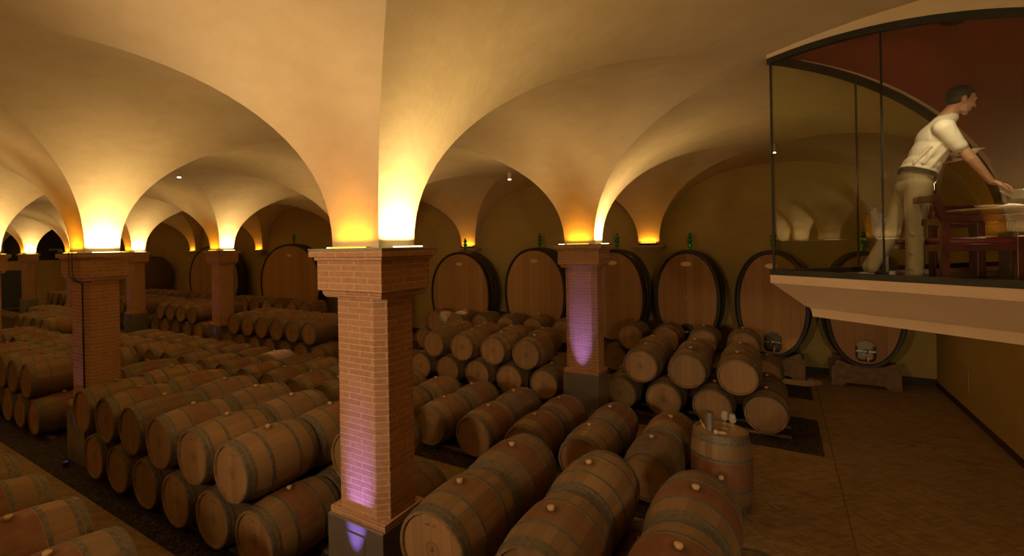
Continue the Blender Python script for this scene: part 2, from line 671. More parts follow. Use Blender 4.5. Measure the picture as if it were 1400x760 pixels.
bm = bmesh.new()
box(bm, WALL_L - 0.3, WALL_R + 0.3, -8.8, WALL_Y + 0.3, -0.3, 0.0)
struct(from_bm('floor', bm, M_FLOOR))
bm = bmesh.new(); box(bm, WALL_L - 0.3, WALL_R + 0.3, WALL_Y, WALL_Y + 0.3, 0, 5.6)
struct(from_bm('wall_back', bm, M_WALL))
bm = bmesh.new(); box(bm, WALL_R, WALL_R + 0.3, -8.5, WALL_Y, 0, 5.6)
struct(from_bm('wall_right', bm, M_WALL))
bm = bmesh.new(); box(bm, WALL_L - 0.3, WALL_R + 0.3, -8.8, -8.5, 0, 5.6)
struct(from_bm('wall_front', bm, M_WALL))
# far left wall with a dark arched opening above a sill and a door
bm = bmesh.new()
box(bm, WALL_L - 0.3, WALL_L, -8.5, WALL_Y, 0, 2.87)
box(bm, WALL_L - 0.3, WALL_L, -8.5, 9.9, 2.87, 5.6)
box(bm, WALL_L - 0.3, WALL_L, 15.05, WALL_Y, 2.87, 5.6)
struct(from_bm('wall_left', bm, M_WALL))
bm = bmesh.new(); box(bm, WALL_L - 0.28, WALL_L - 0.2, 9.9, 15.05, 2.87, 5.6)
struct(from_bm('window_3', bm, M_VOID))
d1 = empty('door_1', (WALL_L, 10.35, 0)); struct(d1)
bm = bmesh.new(); box(bm, 0.0, 0.05, -0.62, 0.55, 0, 2.3, 0.01); from_bm('door_leaf', bm, M_DOOR, d1)
bm = bmesh.new(); box(bm, 0.05, 0.10, 0.38, 0.46, 1.0, 1.12, 0.01); from_bm('door_handle', bm, M_STEEL, d1)
bm = bmesh.new(); box(bm, WALL_R - 0.015, WALL_R, -8.5, WALL_Y, 0, 0.11)
struct(from_bm('baseboard_right', bm, M_SKIRT))
bm = bmesh.new(); box(bm, WALL_L, WALL_R, WALL_Y - 0.015, WALL_Y, 0, 0.16)
struct(from_bm('baseboard_back', bm, M_SKIRT))
# pale threshold line along the barrel bays on the right
bm = bmesh.new(); box(bm, 0.60, 0.62, 5.2, WALL_Y - 0.1, 0, 0.003)
struct(from_bm('trim_1', bm, M_BEAM))
# gravel beds under the stacks
beds = [('gravel_bed', -38, -0.05, 2.80, 4.98), ('gravel_bed', -38, -1.0, 6.3, 8.6), ('gravel_bed', -38, 0.5, 9.6, 11.45), ('gravel_bed', -38, 0.5, 12.87, 13.98), ('gravel_bed', -38, -3.7, -0.2, 1.62)]
blab = ['dark gravel bed under the front ranks of barrels beside the nearest pillar', 'dark gravel bed under the single layer of barrels in the middle', 'dark gravel patch under the barrel stack on the right side', 'small dark gravel patch before the big oval casks', 'dark gravel under the barrels in the lower left corner']
for (nm, x0, x1, y0, y1), lb in zip(beds, blab):
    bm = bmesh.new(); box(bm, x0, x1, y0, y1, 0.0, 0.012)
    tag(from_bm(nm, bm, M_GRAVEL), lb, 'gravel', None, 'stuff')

# ------------------------------------------------------------------ pillars
def ring_pts(hx, hy, ch=0.0):
    if ch <= 0:
        return [(-hx, -hy), (hx, -hy), (hx, hy), (-hx, hy)]
    return [(-hx + ch, -hy), (hx - ch, -hy), (hx, -hy + ch), (hx, hy - ch), (hx - ch, hy), (-hx + ch, hy), (-hx, hy - ch), (-hx, -hy + ch)]


def brick_loft(name, rings, parent, mat=M_BRICK):
    """rings: list of (pts, z) with equal counts; UV = perimeter, height"""
    bm = bmesh.new()
    uvl = bm.loops.layers.uv.new('UVMap')
    vv = []
    for pts, z in rings:
        vv.append([bm.verts.new((x, y, z)) for x, y in pts])
    n = len(rings[0][0])
    for k in range(len(rings) - 1):
        per = 0.0
        base = rings[0][0]
        for i in range(n):
            j = (i + 1) % n
            dl = (Vector(base[j]) - Vector(base[i])).length
            f = bm.faces.new((vv[k][i], vv[k][j], vv[k + 1][j], vv[k + 1][i]))
            z0, z1 = rings[k][1], rings[k + 1][1]
            if abs(z1 - z0) < 0.02:
                z1 = z0 + 0.02
            for lp, uv in zip(f.loops, ((per, z0), (per + dl, z0), (per + dl, z1), (per, z1))):
                lp[uvl].uv = uv
            per += dl + (0.135 if n == 4 else 0.0)
    for ring in (vv[0][::-1], vv[-1]):
        f = bm.faces.new(ring)
        for lp in f.loops:
            lp[uvl].uv = (lp.vert.co.x, lp.vert.co.y)
    return from_bm(name, bm, mat, parent)


def uplights(cx, cy, parent, faces, offx=0.405, offy=0.345, kw=1.0):
    for f in faces:
        warm = f in ('+x', '-x')
        sx = {'+x': 1, '-x': -1}.get(f, 0)
        sy = {'+y': 1, '-y': -1}.get(f, 0)
        x, y = sx * offx, sy * offy
        bm = bmesh.new()
        if warm:
            box(bm, x - 0.02, x + 0.02, -0.19, 0.19, SPR + 0.002, SPR + 0.012, 0.003)
        else:
            box(bm, -0.20, 0.20, y - 0.02, y + 0.02, SPR + 0.002, SPR + 0.012, 0.003)
        from_bm('light_strip', bm, M_EWARM if warm else M_EAMB, parent)
        light('strip_glow', 'AREA', (cx + x, cy + y, SPR + 0.035), (L_WARM if warm else L_AMBER) * kw,
              COL_WARM if warm else COL_AMBER,
              (pi, 0, 0), shape='RECTANGLE', spread=radians(154 if warm else 160),
              size=0.05 if warm else 0.42, size_y=0.40 if warm else 0.05)


def pillar(i, j, label, faces=('+x', '-x', '+y', '-y'), purple=True, kw=1.0):
    cx, cy = OX + i * B, OY + j * B
    r = empty('brick_pillar', (cx, cy, 0))
    tag(r, label, 'pillar', 'brick pillars carrying the vaults')
    hx, hy = 0.30, 0.26
    # brushed metal plinth box
    bm = bmesh.new()
    box(bm, -0.33, 0.33, -0.32, 0.32, 0, 0.89, 0.006)
    pl = from_bm('plinth', bm, M_DARKSTEEL, r)
    bm = bmesh.new()
    box(bm, -0.11, 0.13, -0.327, -0.319, 0.42, 0.80, 0.002)
    from_bm('hatch', bm, M_DARKSTEEL, pl)
    brick_loft('shaft_foot', [(ring_pts(0.325, 0.285), 0.89), (ring_pts(0.325, 0.285), 0.945)], r)
    brick_loft('shaft', [(ring_pts(hx, hy, 0.085), 0.945), (ring_pts(hx, hy, 0.085), 2.86)], r)
    brick_loft('capital', [(ring_pts(hx + .035, hy + .035), 2.86), (ring_pts(hx + .055, hy + .055), 2.895), (ring_pts(hx + .055, hy + .055), 2.915),
                           (ring_pts(hx + .085, hy + .085), 2.925), (ring_pts(hx + .085, hy + .085), 3.19),
                           (ring_pts(hx + .105, hy + .105), 3.195), (ring_pts(hx + .105, hy + .105), 3.22),
                           (ring_pts(hx + .14, hy + .14), 3.225), (ring_pts(hx + .14, hy + .14), 3.285)], r)
    bm = bmesh.new()
    box(bm, -hx - .145, hx + .145, -hy - .145, hy + .145, 3.286, 3.2995, 0.002)
    from_bm('glass_ledge', bm, M_LEDGE, r)
    uplights(cx, cy, r, faces, kw=kw)
    if purple:
        vd = 0.72 if (i, j) == (0, 1) else 0.62 if (i, j) == (0, 0) else 0.46
        bm = bmesh.new()
        lathe(bm, [(0.05, 0), (0.055, 0.06), (0.05, 0.075)], 20, 'Z', Matrix.Translation((0.02, -vd, 0.012)))
        fl = from_bm('floor_uplight', bm, M_BLACK, r, 40)
        bm = bmesh.new()
        lathe(bm, [(0.035, 0.0), (0.035, 0.006)], 20, 'Z', Matrix.Translation((0.02, -vd, 0.088)))
        from_bm('lens', bm, M_EPUR, fl)
        aim = Vector((cx + 0.02, cy - 0.28, 1.12 if (i, j) == (0, 0) else 1.55)) - Vector((cx + 0.02, cy - vd, 0.11))
        light('violet_spot', 'SPOT', (cx + 0.02, cy - vd, 0.11), L_PURPLE * (1.3 if (i, j) == (0, 1) else 1.1 if (i, j) == (0, 0) else 0.12), (0.36, 0.22, 1.0), aim.to_track_quat('-Z', 'Y').to_euler(), spot_size=radians(21), spot_blend=1.0, shadow_soft_size=0.004)
    return r


pl_labels = {
    (0, 0): 'large nearest square brick pillar in the foreground with a brick capital',
    (0, 1): 'brick pillar right of the nearest one, lit violet, before the oval casks',
    (-1, 0): 'brick pillar on the left with two black cables down its front',
    (-2, 0): 'brick pillar cut off by the left edge of the picture',
    (-2, 1): 'distant brick pillar standing before a big oval cask, left of the nearest pillar',
    (-3, 1): 'distant brick pillar just right of the pillar with the cables',
    (-5, 1): 'smallest farthest brick pillar near the left edge',
    (-1, 1): 'brick pillar hidden behind the nearest large pillar',
    (-4, 1): 'distant brick pillar hidden behind the pillar with the cables',
}
P = {}
for (i, j), lb in pl_labels.items():
    P[(i, j)] = pillar(i, j, lb, kw=0.85 if (i, j) == (0, 0) else 1.0)
for (i, j) in ((-5, 0), (-4, 0), (-3, 0)):
    pillar(i, j, 'brick pillar far off beyond the left edge of the picture', purple=False)
# pillars behind the camera carry the same strips
for (i, j) in ((0, -1), (-1, -1), (-2, -1)):
    pillar(i, j, 'brick pillar standing behind the place the picture is taken from', purple=False)
for (loc_, tgt_, e_, c_, a_), lb in zip(REAR_FILLS, ('added unseen fill spotlight on top of the pillar behind the camera', 'added unseen fill spotlight by the right wall behind the camera')):
    r = empty('fill_spotlight', loc_); tag(r, lb, 'spotlight')  # housings made up to go with the added fill lamps
    q = (Vector(tgt_) - Vector(loc_)).to_track_quat('-Z', 'Y').to_matrix().to_4x4()
    bm = bmesh.new(); lathe(bm, [(0.08, 0.42), (0.20, 0.36), (0.27, 0.30), (0.28, 0.28), (0.27, 0.28), (0.255, 0.31)], 32, 'Z', q); from_bm('housing', bm, M_BLACK, r, 40)
    bm = bmesh.new()
    if loc_[0] < 0: tube(bm, (0, -0.34, 0.0), (0, -0.34, -0.12), 0.02)
    else: tube(bm, (0, -0.34, 0.03), (0.2, -0.34, 0.03), 0.02)
    from_bm('bracket', bm, M_BLACK, r, 40)
# cables on the left pillar
cb = empty('cable_run', (OX - B, OY, 0)); tag(cb, 'two black cables hanging down the front of the left brick pillar', 'cable')
for dx in (0.235, 0.31):
    bm = bmesh.new()
    pts = [(dx - 0.06, -0.43, 3.31), (dx - 0.05, -0.43, 2.95), (dx - 0.04, -0.36, 2.87), (dx, -0.28, 2.83), (dx, -0.275, 1.2)]
    if dx > 0.3:
        pts = [(dx, -0.43, 3.31), (dx, -0.43, 2.95), (dx, -0.36, 2.86), (dx - 0.02, -0.29, 2.83), (dx - 0.015, -0.285, 1.2)]
    for a, b in zip(pts[:-1], pts[1:]):
        tube(bm, a, b, 0.007, None, 8)
    from_bm('cable', bm, M_CABLE, cb, 60)
bm = bmesh.new()
box(bm, -0.42, -0.34, -0.40, -0.33, 3.31, 3.37, 0.01); tube(bm, (-0.38, -0.37, 3.34), (-0.5, -0.45, 3.34), 0.03, 0.035, 12)
from_bm('cable_box', bm, M_CABLE, cb)

# wall corbels
clab = {0: 'amber lit brick corbel on the back wall right of the violet lit pillar', -1: 'amber lit corbel on the back wall above the widest right hand cask',
        -2: 'corbel on the back wall hidden behind the nearest pillar', -3: 'amber lit corbel on the back wall left of the lone cask', -4: 'farthest amber lit corbel on the back wall, left of the cask behind the pillar'}
for i in range(-5, 1):
    cx = OX + i * B
    r = empty('wall_corbel', (cx, WALL_Y, 0))
    tag(r, clab.get(i, 'farthest corbel on the back wall near the left end'), 'corbel', 'corbels on the back wall')
    brick_loft('corbel_brick', [(ring_pts(0.34, 0.34), 3.13), (ring_pts(0.36, 0.36), 3.17), (ring_pts(0.42, 0.42), 3.18), (ring_pts(0.42, 0.42), 3.24)], r).location = (0, 0.0, 0)
    # the half behind the wall plane is cut away
    o = r.children[0]
    for v in o.data.vertices:
        v.co.y = min(v.co.y, 0.0)
    bm = bmesh.new()
    box(bm, -0.24, 0.24, -0.36, -0.28, 3.24, 3.30, 0.004)
    from_bm('lamp_tray', bm, M_BLACK, r)
    bm = bmesh.new(); box(bm, -0.2, 0.2, -0.335, -0.305, 3.30, 3.315, 0.003)
    from_bm('light_strip', bm, M_EAMB, r)
    light('corbel_glow', 'AREA', (cx, WALL_Y - 0.32, 3.325), L_AMBER * 0.8, COL_AMBER, (pi, 0, 0), shape='RECTANGLE', size=0.42, size_y=0.05)

# hanging spots at the crowns of the bays
slab_ = ['small white cylinder spotlight hanging from the vault above the wide casks', 'small white cylinder spotlight seen at the corner of the glass partition', 'small white spotlight hanging in the vault left of the nearest pillar', 'small spotlight in the far left vault']
spots = [((-6.1, 12.48), (-8.4, 13.2, 1.3)), ((-0.1, 12.48), (0.25, 14.5, 0)), ((-12.1, 6.48), (-10.5, 8.2, 0.7)), ((-30.1, 6.48), (-27.8, 7.6, 1.2))]
for ((x, y), tgt), lb, spk in zip(spots, slab_, (2.2, 0.9, 3.5, 4.0)):
    r = empty('ceiling_spotlight', (x, y, 5.12)); tag(r, lb, 'spotlight', 'spotlights hanging from the vault crowns')
    bm = bmesh.new(); lathe(bm, [(0.045, 0.0), (0.05, 0.01), (0.05, 0.185), (0.02, 0.19)], 24); from_bm('housing', bm, M_WHITE, r, 40)
    bm = bmesh.new(); lathe(bm, [(0.038, -0.006), (0.04, 0.002)], 24); from_bm('lens', bm, M_ESPOT, r)
    p = Vector((x, y, 5.10))
    d = Vector(tgt) - p
    o = light('crown_spot', 'SPOT', p, L_SPOT * spk, (1.0, 0.66, 0.36), (0, 0, 0), spot_size=radians(11), spot_blend=0.5, shadow_soft_size=0.03)
    o.rotation_euler = d.to_track_quat('-Z', 'Y').to_euler()

# ------------------------------------------------------------------ barrels
HL, RE, RB = 0.47, 0.300, 0.345


def br(y):
    return RB - (RB - RE) * (y / HL) ** 2


def hoop_ring(bm, y0, y1, seg, t=0.0045, closed=True):
    lathe(bm, [(br(y0) - 0.004, y0), (br(y0) + t, y0), (br(y1) + t, y1), (br(y1) - 0.004, y1)], seg, 'Y', None, False)


HOOPS = [(0.418, 0.462), (0.368, 0.401), (0.163, 0.196)]


def make_barrel_meshes():
    D = {}
    seg = 48
    def mesh(name, bm, mats, sm=35):
        me = bpy.data.meshes.new(name)
        bmesh.ops.recalc_face_normals(bm, faces=bm.faces)
        bm.to_mesh(me); bm.free()
        for p in me.polygons:
            p.use_smooth = True
        me.set_sharp_from_angle(angle=radians(sm))
        for m in mats:
            me.materials.append(m)
        return me
    bm = bmesh.new()
    ys = [-HL + 2 * HL * k / 14 for k in range(15)]
    prof = [(RE - 0.028, -HL + 0.03), (RE - 0.022, -HL)] + [(br(y), y) for y in ys] + [(RE - 0.022, HL), (RE - 0.028, HL - 0.03)]
    lathe(bm, prof, seg, 'Y')
    D['staves'] = mesh('staves', bm, [M_OAK])
    bm = bmesh.new()
    lathe(bm, [(0.262, -0.004), (0.272, -0.004), (0.272, 0.004), (0.262, 0.004)], seg, 'Y')
    D['head'] = mesh('head', bm, [M_HEAD])
    for k, (a, b) in enumerate(HOOPS):
        for s in (1, -1):
            bm = bmesh.new()
            if s > 0: hoop_ring(bm, a, b, seg)
            else: hoop_ring(bm, -b, -a, seg)
            # rivet pair on the hoop's lap
            for dy in (0.3, 0.7):
                yy = s * (a + (b - a) * dy)
                q = 0.5 if s > 0 else 0.62
                rr = br(yy) + 0.004
                lathe(bm, [(0.005, 0), (0.004, 0.004)], 8, 'Z', Matrix.Translation((rr * sin(q) * 0.2, yy, rr * sqrt(1 - (sin(q) * 0.2) ** 2))))
            D['hoop%d%d' % (k, s)] = mesh('hoop', bm, [M_HOOP])
    bm = bmesh.new()
    lathe(bm, [(0.022, RB - 0.01), (0.024, RB + 0.004), (0.029, RB + 0.012), (0.028, RB + 0.026), (0.018, RB + 0.031)], 20, 'Z')
    D['bung'] = mesh('bung', bm, [M_BUNG])
    # distant version: one mesh
    bm = bmesh.new()
    seg = 28
    ys = [-HL + 2 * HL * k / 8 for k in range(9)]
    prof = [(RE - 0.028, -HL + 0.03), (RE - 0.022, -HL)] + [(br(y), y) for y in ys] + [(RE - 0.022, HL), (RE - 0.028, HL - 0.03)]
    lathe(bm, prof, seg, 'Y', None, False)
    n0 = len(bm.faces)
    for s in (1, -1):
        lathe(bm, [(0.274, s * (HL - 0.034)), (0.274, s * (HL - 0.03))], seg, 'Y')
    bm.faces.ensure_lookup_table()
    for f in bm.faces[n0:]:
        f.material_index = 1
    n1 = len(bm.faces)
    for a, b in HOOPS:
        hoop_ring(bm, a, b, seg); hoop_ring(bm, -b, -a, seg)
    bm.faces.ensure_lookup_table()
    for f in bm.faces[n1:]:
        f.material_index = 2
    n2 = len(bm.faces)
    lathe(bm, [(0.024, RB - 0.01), (0.028, RB + 0.01), (0.026, RB + 0.028)], 10, 'Z')
    bm.faces.ensure_lookup_table()
    for f in bm.faces[n2:]:
        f.material_index = 3
    D['far'] = mesh('barrel_small', bm, [M_OAK, M_HEAD, M_HOOP, M_BUNG])
    return D


BM = make_barrel_meshes()
n_barrels = 0


def barrel(x, y, z, label, group, near=True, roll=0.0, rz=0.0, upright=False):
    global n_barrels
    n_barrels += 1
    if not near:
        o = bpy.data.objects.new('wine_barrel', BM['far']); C.objects.link(o)
        o.location = (x, y, z); o.rotation_euler = (0, roll, rz)
        tag(o, label, 'barrel', group)
        return o
    r = empty('wine_barrel', (x, y, z))
    r.rotation_euler = (pi / 2, 0, rz) if upright else (0, roll, rz)
    if upright:
        r.rotation_mode = 'XYZ'
    tag(r, label, 'barrel', group)
    def add(name, key, loc=(0, 0, 0)):
        o = bpy.data.objects.new(name, BM[key]); C.objects.link(o); o.parent = r; o.location = loc
    add('staves', 'staves')
    add('head', 'head', (0, -HL + 0.03, 0)); add('head', 'head', (0, HL - 0.03, 0))
    for k in range(3):
        for s in (1, -1):
            add('hoop', 'hoop%d%d' % (k, s))
    add('bung', 'bung')
    return r


ORD = ['first', 'second', 'third', 'fourth', 'fifth', 'sixth', 'seventh', 'eighth', 'ninth', 'tenth', 'eleventh', 'twelfth', 'thirteenth', 'fourteenth',
       'fifteenth', 'sixteenth', 'seventeenth', 'eighteenth', 'nineteenth', 'twentieth', 'twenty-first', 'twenty-second', 'twenty-third', 'twenty-fourth']
Z_LO = 0.045 + RB
rails = []


def stack(desc, y, ups, los, near, from_side='right', sp=0.8):
    """one rank of barrels lying side by side; desc names the rank, barrels counted from one side"""
    def put(xs, z, tier):
        xs = sorted(xs, reverse=(from_side == 'right'))
        for k, x in enumerate(xs):
            lb = 'oak barrel, %s%s, %s from the %s' % (tier, desc, ORD[k], from_side)
            barrel(x + random.uniform(-.002, .002), y + random.uniform(-.006, .006), z, lb, 'oak barrels ' + desc, near, random.uniform(-0.10, 0.10), random.uniform(-.006, .006))
    if ups:
        put(ups, Z_LO + sqrt(0.698 ** 2 - (sp / 2) ** 2), 'upper tier, ')
    put(los, Z_LO, 'lower tier, ' if ups else '')
    xs = los
    r = empty('barrel_rack', ((min(xs) + max(xs)) / 2, y, 0))
    tag(r, 'low timber rack on the gravel under the barrels %s' % desc, 'rack')
    L = (max(xs) - min(xs)) / 2 + 0.35
    for dy in (-0.27, 0.27):
        bm = bmesh.new(); box(bm, -L, L, dy - 0.045, dy + 0.045, 0.012, 0.050, 0.004)
        from_bm('rail', bm, M_BEAM, r)


def seq(a, b, n):
    return [a + (b - a) * k / (n - 1) for k in range(n)] if n > 1 else [a]


def st(desc, y, x0, sp, n, near, dbl=True, ups=None):
    """n barrels below from x0 leftwards, uppers in the hollows between them"""
    los = [x0 - sp * k for k in range(n)]
    up = ([x0 - sp * (k + 0.5) for k in range(n - 1)] if ups is None else ups) if dbl else None
    stack(desc, y, up, los, near, sp=sp)


# the front ranks left of the nearest pillar
st('front rank left of nearest pillar', 3.48, -4.345, 0.745, 6, True, ups=[-4.7175 - 0.745 * k for k in range(5)] + [-8.435])
st('second rank left of nearest pillar', 4.45, -3.55, 0.79, 9, True)
# right of the nearest pillar, nearest the camera
st('nearest rank right of nearest pillar', 3.58, -0.20, 0.815, 3, True, ups=[-0.6075, -1.4225, -2.2375])
st('second rank right of nearest pillar', 4.53, -0.21, 0.82, 4, True)
# lower left corner
st('in the lower left corner', 1.22, -3.62, 0.80, 6, True)
# beyond the left pillar
st('front rank beyond left pillar', 3.62, -10.92, 0.70, 6, True)
st('second rank beyond left pillar', 4.58, -11.1, 0.80, 9, False)
# single layers
st('in the front single-layer row', 7.03, -1.41, 0.832, 20, True, False)
st('in the rear single-layer row', 7.99, -1.39, 0.832, 20, True, False)
# behind them, double stacks between the pillars
st('middle stack left of violet pillar, front', 10.28, -4.10, 0.80, 5, True)
st('middle stack left of violet pillar, rear', 11.24, -4.30, 0.80, 5, False)
st('middle stack by distant pillar, front', 9.62, -10.22, 0.697, 7, True)
st('middle stack by distant pillar, rear', 10.60, -10.35, 0.76, 7, False)
st('right stack behind upright barrel, front', 10.45, -0.25, 0.79, 4, True)
st('right stack behind upright barrel, rear', 11.42, -0.27, 0.80, 4, True)
st('last right stack before the casks', 13.46, -0.32, 0.80, 5, True)
st('last stack before the wide casks', 13.42, -4.45, 0.84, 7, True)
st('last stack before the lone cask', 13.16, -14.5, 0.77, 8, False)
st('last stack before the half-hidden cask', 13.16, -21.0, 0.77, 10, False)
st('small stack left of distant pillar, front', 10.3, -17.25, 0.78, 5, False)
st('small stack left of distant pillar, rear', 11.26, -17.25, 0.78, 5, False)
st('farther small stack beside far pillar, front', 10.3, -21.3, 0.78, 7, False)
st('farther small stack beside far pillar, rear', 11.26, -21.3, 0.78, 7, False)
st('far left stack, front', 6.15, -18.3, 0.78, 5, False)
st('far left stack, rear', 7.12, -18.3, 0.78, 8, False)
st('farthest stack near the left end', 10.3, -27.9, 0.78, 6, False)

# the upright barrel used as a table
barrel(-0.66, 7.22, HL, 'upright oak barrel used as a table holding wine glasses', 'upright tasting barrel', True, 0, radians(5), True)
TZ = 2 * HL - 0.026
TBX, TBY = -0.66, 7.22


def wine_glass(x, y, label):
    r = empty('wine_glass', (x, y, TZ)); tag(r, label, 'glass', 'wine glasses on the upright barrel')
    bm = bmesh.new(); lathe(bm, [(0.034, 0.0), (0.034, 0.002), (0.006, 0.006), (0.004, 0.02), (0.004, 0.095), (0.008, 0.102)], 24); from_bm('stem', bm, M_WINEGLASS, r, 40)
    bm = bmesh.new(); lathe(bm, [(0.006, 0.10), (0.03, 0.115), (0.042, 0.14), (0.043, 0.16), (0.036, 0.20), (0.031, 0.222), (0.0295, 0.222), (0.034, 0.20), (0.041, 0.16), (0.040, 0.142), (0.028, 0.118), (0.004, 0.103)], 28)
    from_bm('bowl', bm, M_WINEGLASS, r, 40)


wine_glass(TBX + 0.04, TBY + 0.10, 'left one of two empty wine glasses on the upright barrel')
wine_glass(TBX + 0.13, TBY + 0.03, 'right one of two empty wine glasses on the upright barrel')
r = empty('bottle_cooler', (TBX - 0.12, TBY - 0.02, TZ)); tag(r, 'tall dark steel bottle cooler on the upright barrel', 'cooler')
bm = bmesh.new(); lathe(bm, [(0.045, 0), (0.05, 0.005), (0.05, 0.225), (0.045, 0.225), (0.045, 0.02)], 32); from_bm('cylinder', bm, M_DARKSTEEL, r, 40)
bm = bmesh.new(); lathe(bm, [(0.0505, 0.218), (0.054, 0.224), (0.0505, 0.230), (0.0455, 0.228)], 32); from_bm('rim', bm, M_STEEL, r, 40)
bm = bmesh.new(); lathe(bm, [(0.02, 0), (0.022, 0.003), (0.022, 0.04), (0.018, 0.043)], 20)
tag(from_bm('candle', bm, M_CERAMIC, None, 40, (TBX - 0.04, TBY - 0.13, TZ)), 'small white candle at the foot of the steel cooler', 'candle')
bm = bmesh.new(); tube(bm, (-0.02, 0, 0.012), (-0.075, 0.0, 0.12), 0.006, 0.005, 10)
tag(from_bm('thermometer', bm, M_CERAMIC, None, 60, (TBX - 0.15, TBY - 0.03, TZ - 0.01)), 'thin white stick leaning left of the steel cooler', 'stick')
bm = bmesh.new(); lathe(bm, [(0.04, 0), (0.055, 0.008), (0.053, 0.010), (0.038, 0.003)], 24)
tag(from_bm('saucer', bm, M_CERAMIC, None, 40, (TBX + 0.02, TBY - 0.10, TZ)), 'small pale saucer before the wine glasses', 'saucer')

# ------------------------------------------------------------------ big oval casks
def oval(hw, hh, n=64, p=2.15):
    pts = []
    for k in range(n):
        a = 2 * pi * k / n
        c, s = cos(a), sin(a)
        pts.append((hw * abs(c) ** (2 / p) * (1 if c >= 0 else -1), hh * abs(s) ** (2 / p) * (1 if s >= 0 else -1)))
    return pts


def oval_loft(bm, rings, cap0=False, cap1=False, cz=0.0):
    """rings: (scale dw, y): oval grown by dw"""
    vv = []
    for (pts, y) in rings:
        vv.append([bm.verts.new((x, y, z + cz)) for x, z in pts])
    n = len(vv[0])
    for k in range(len(vv) - 1):
        for i in range(n):
            bm.faces.new((vv[k][i], vv[k][(i + 1) % n], vv[k + 1][(i + 1) % n], vv[k + 1][i]))
    if cap0: bm.faces.new(vv[0])
    if cap1: bm.faces.new(vv[-1])


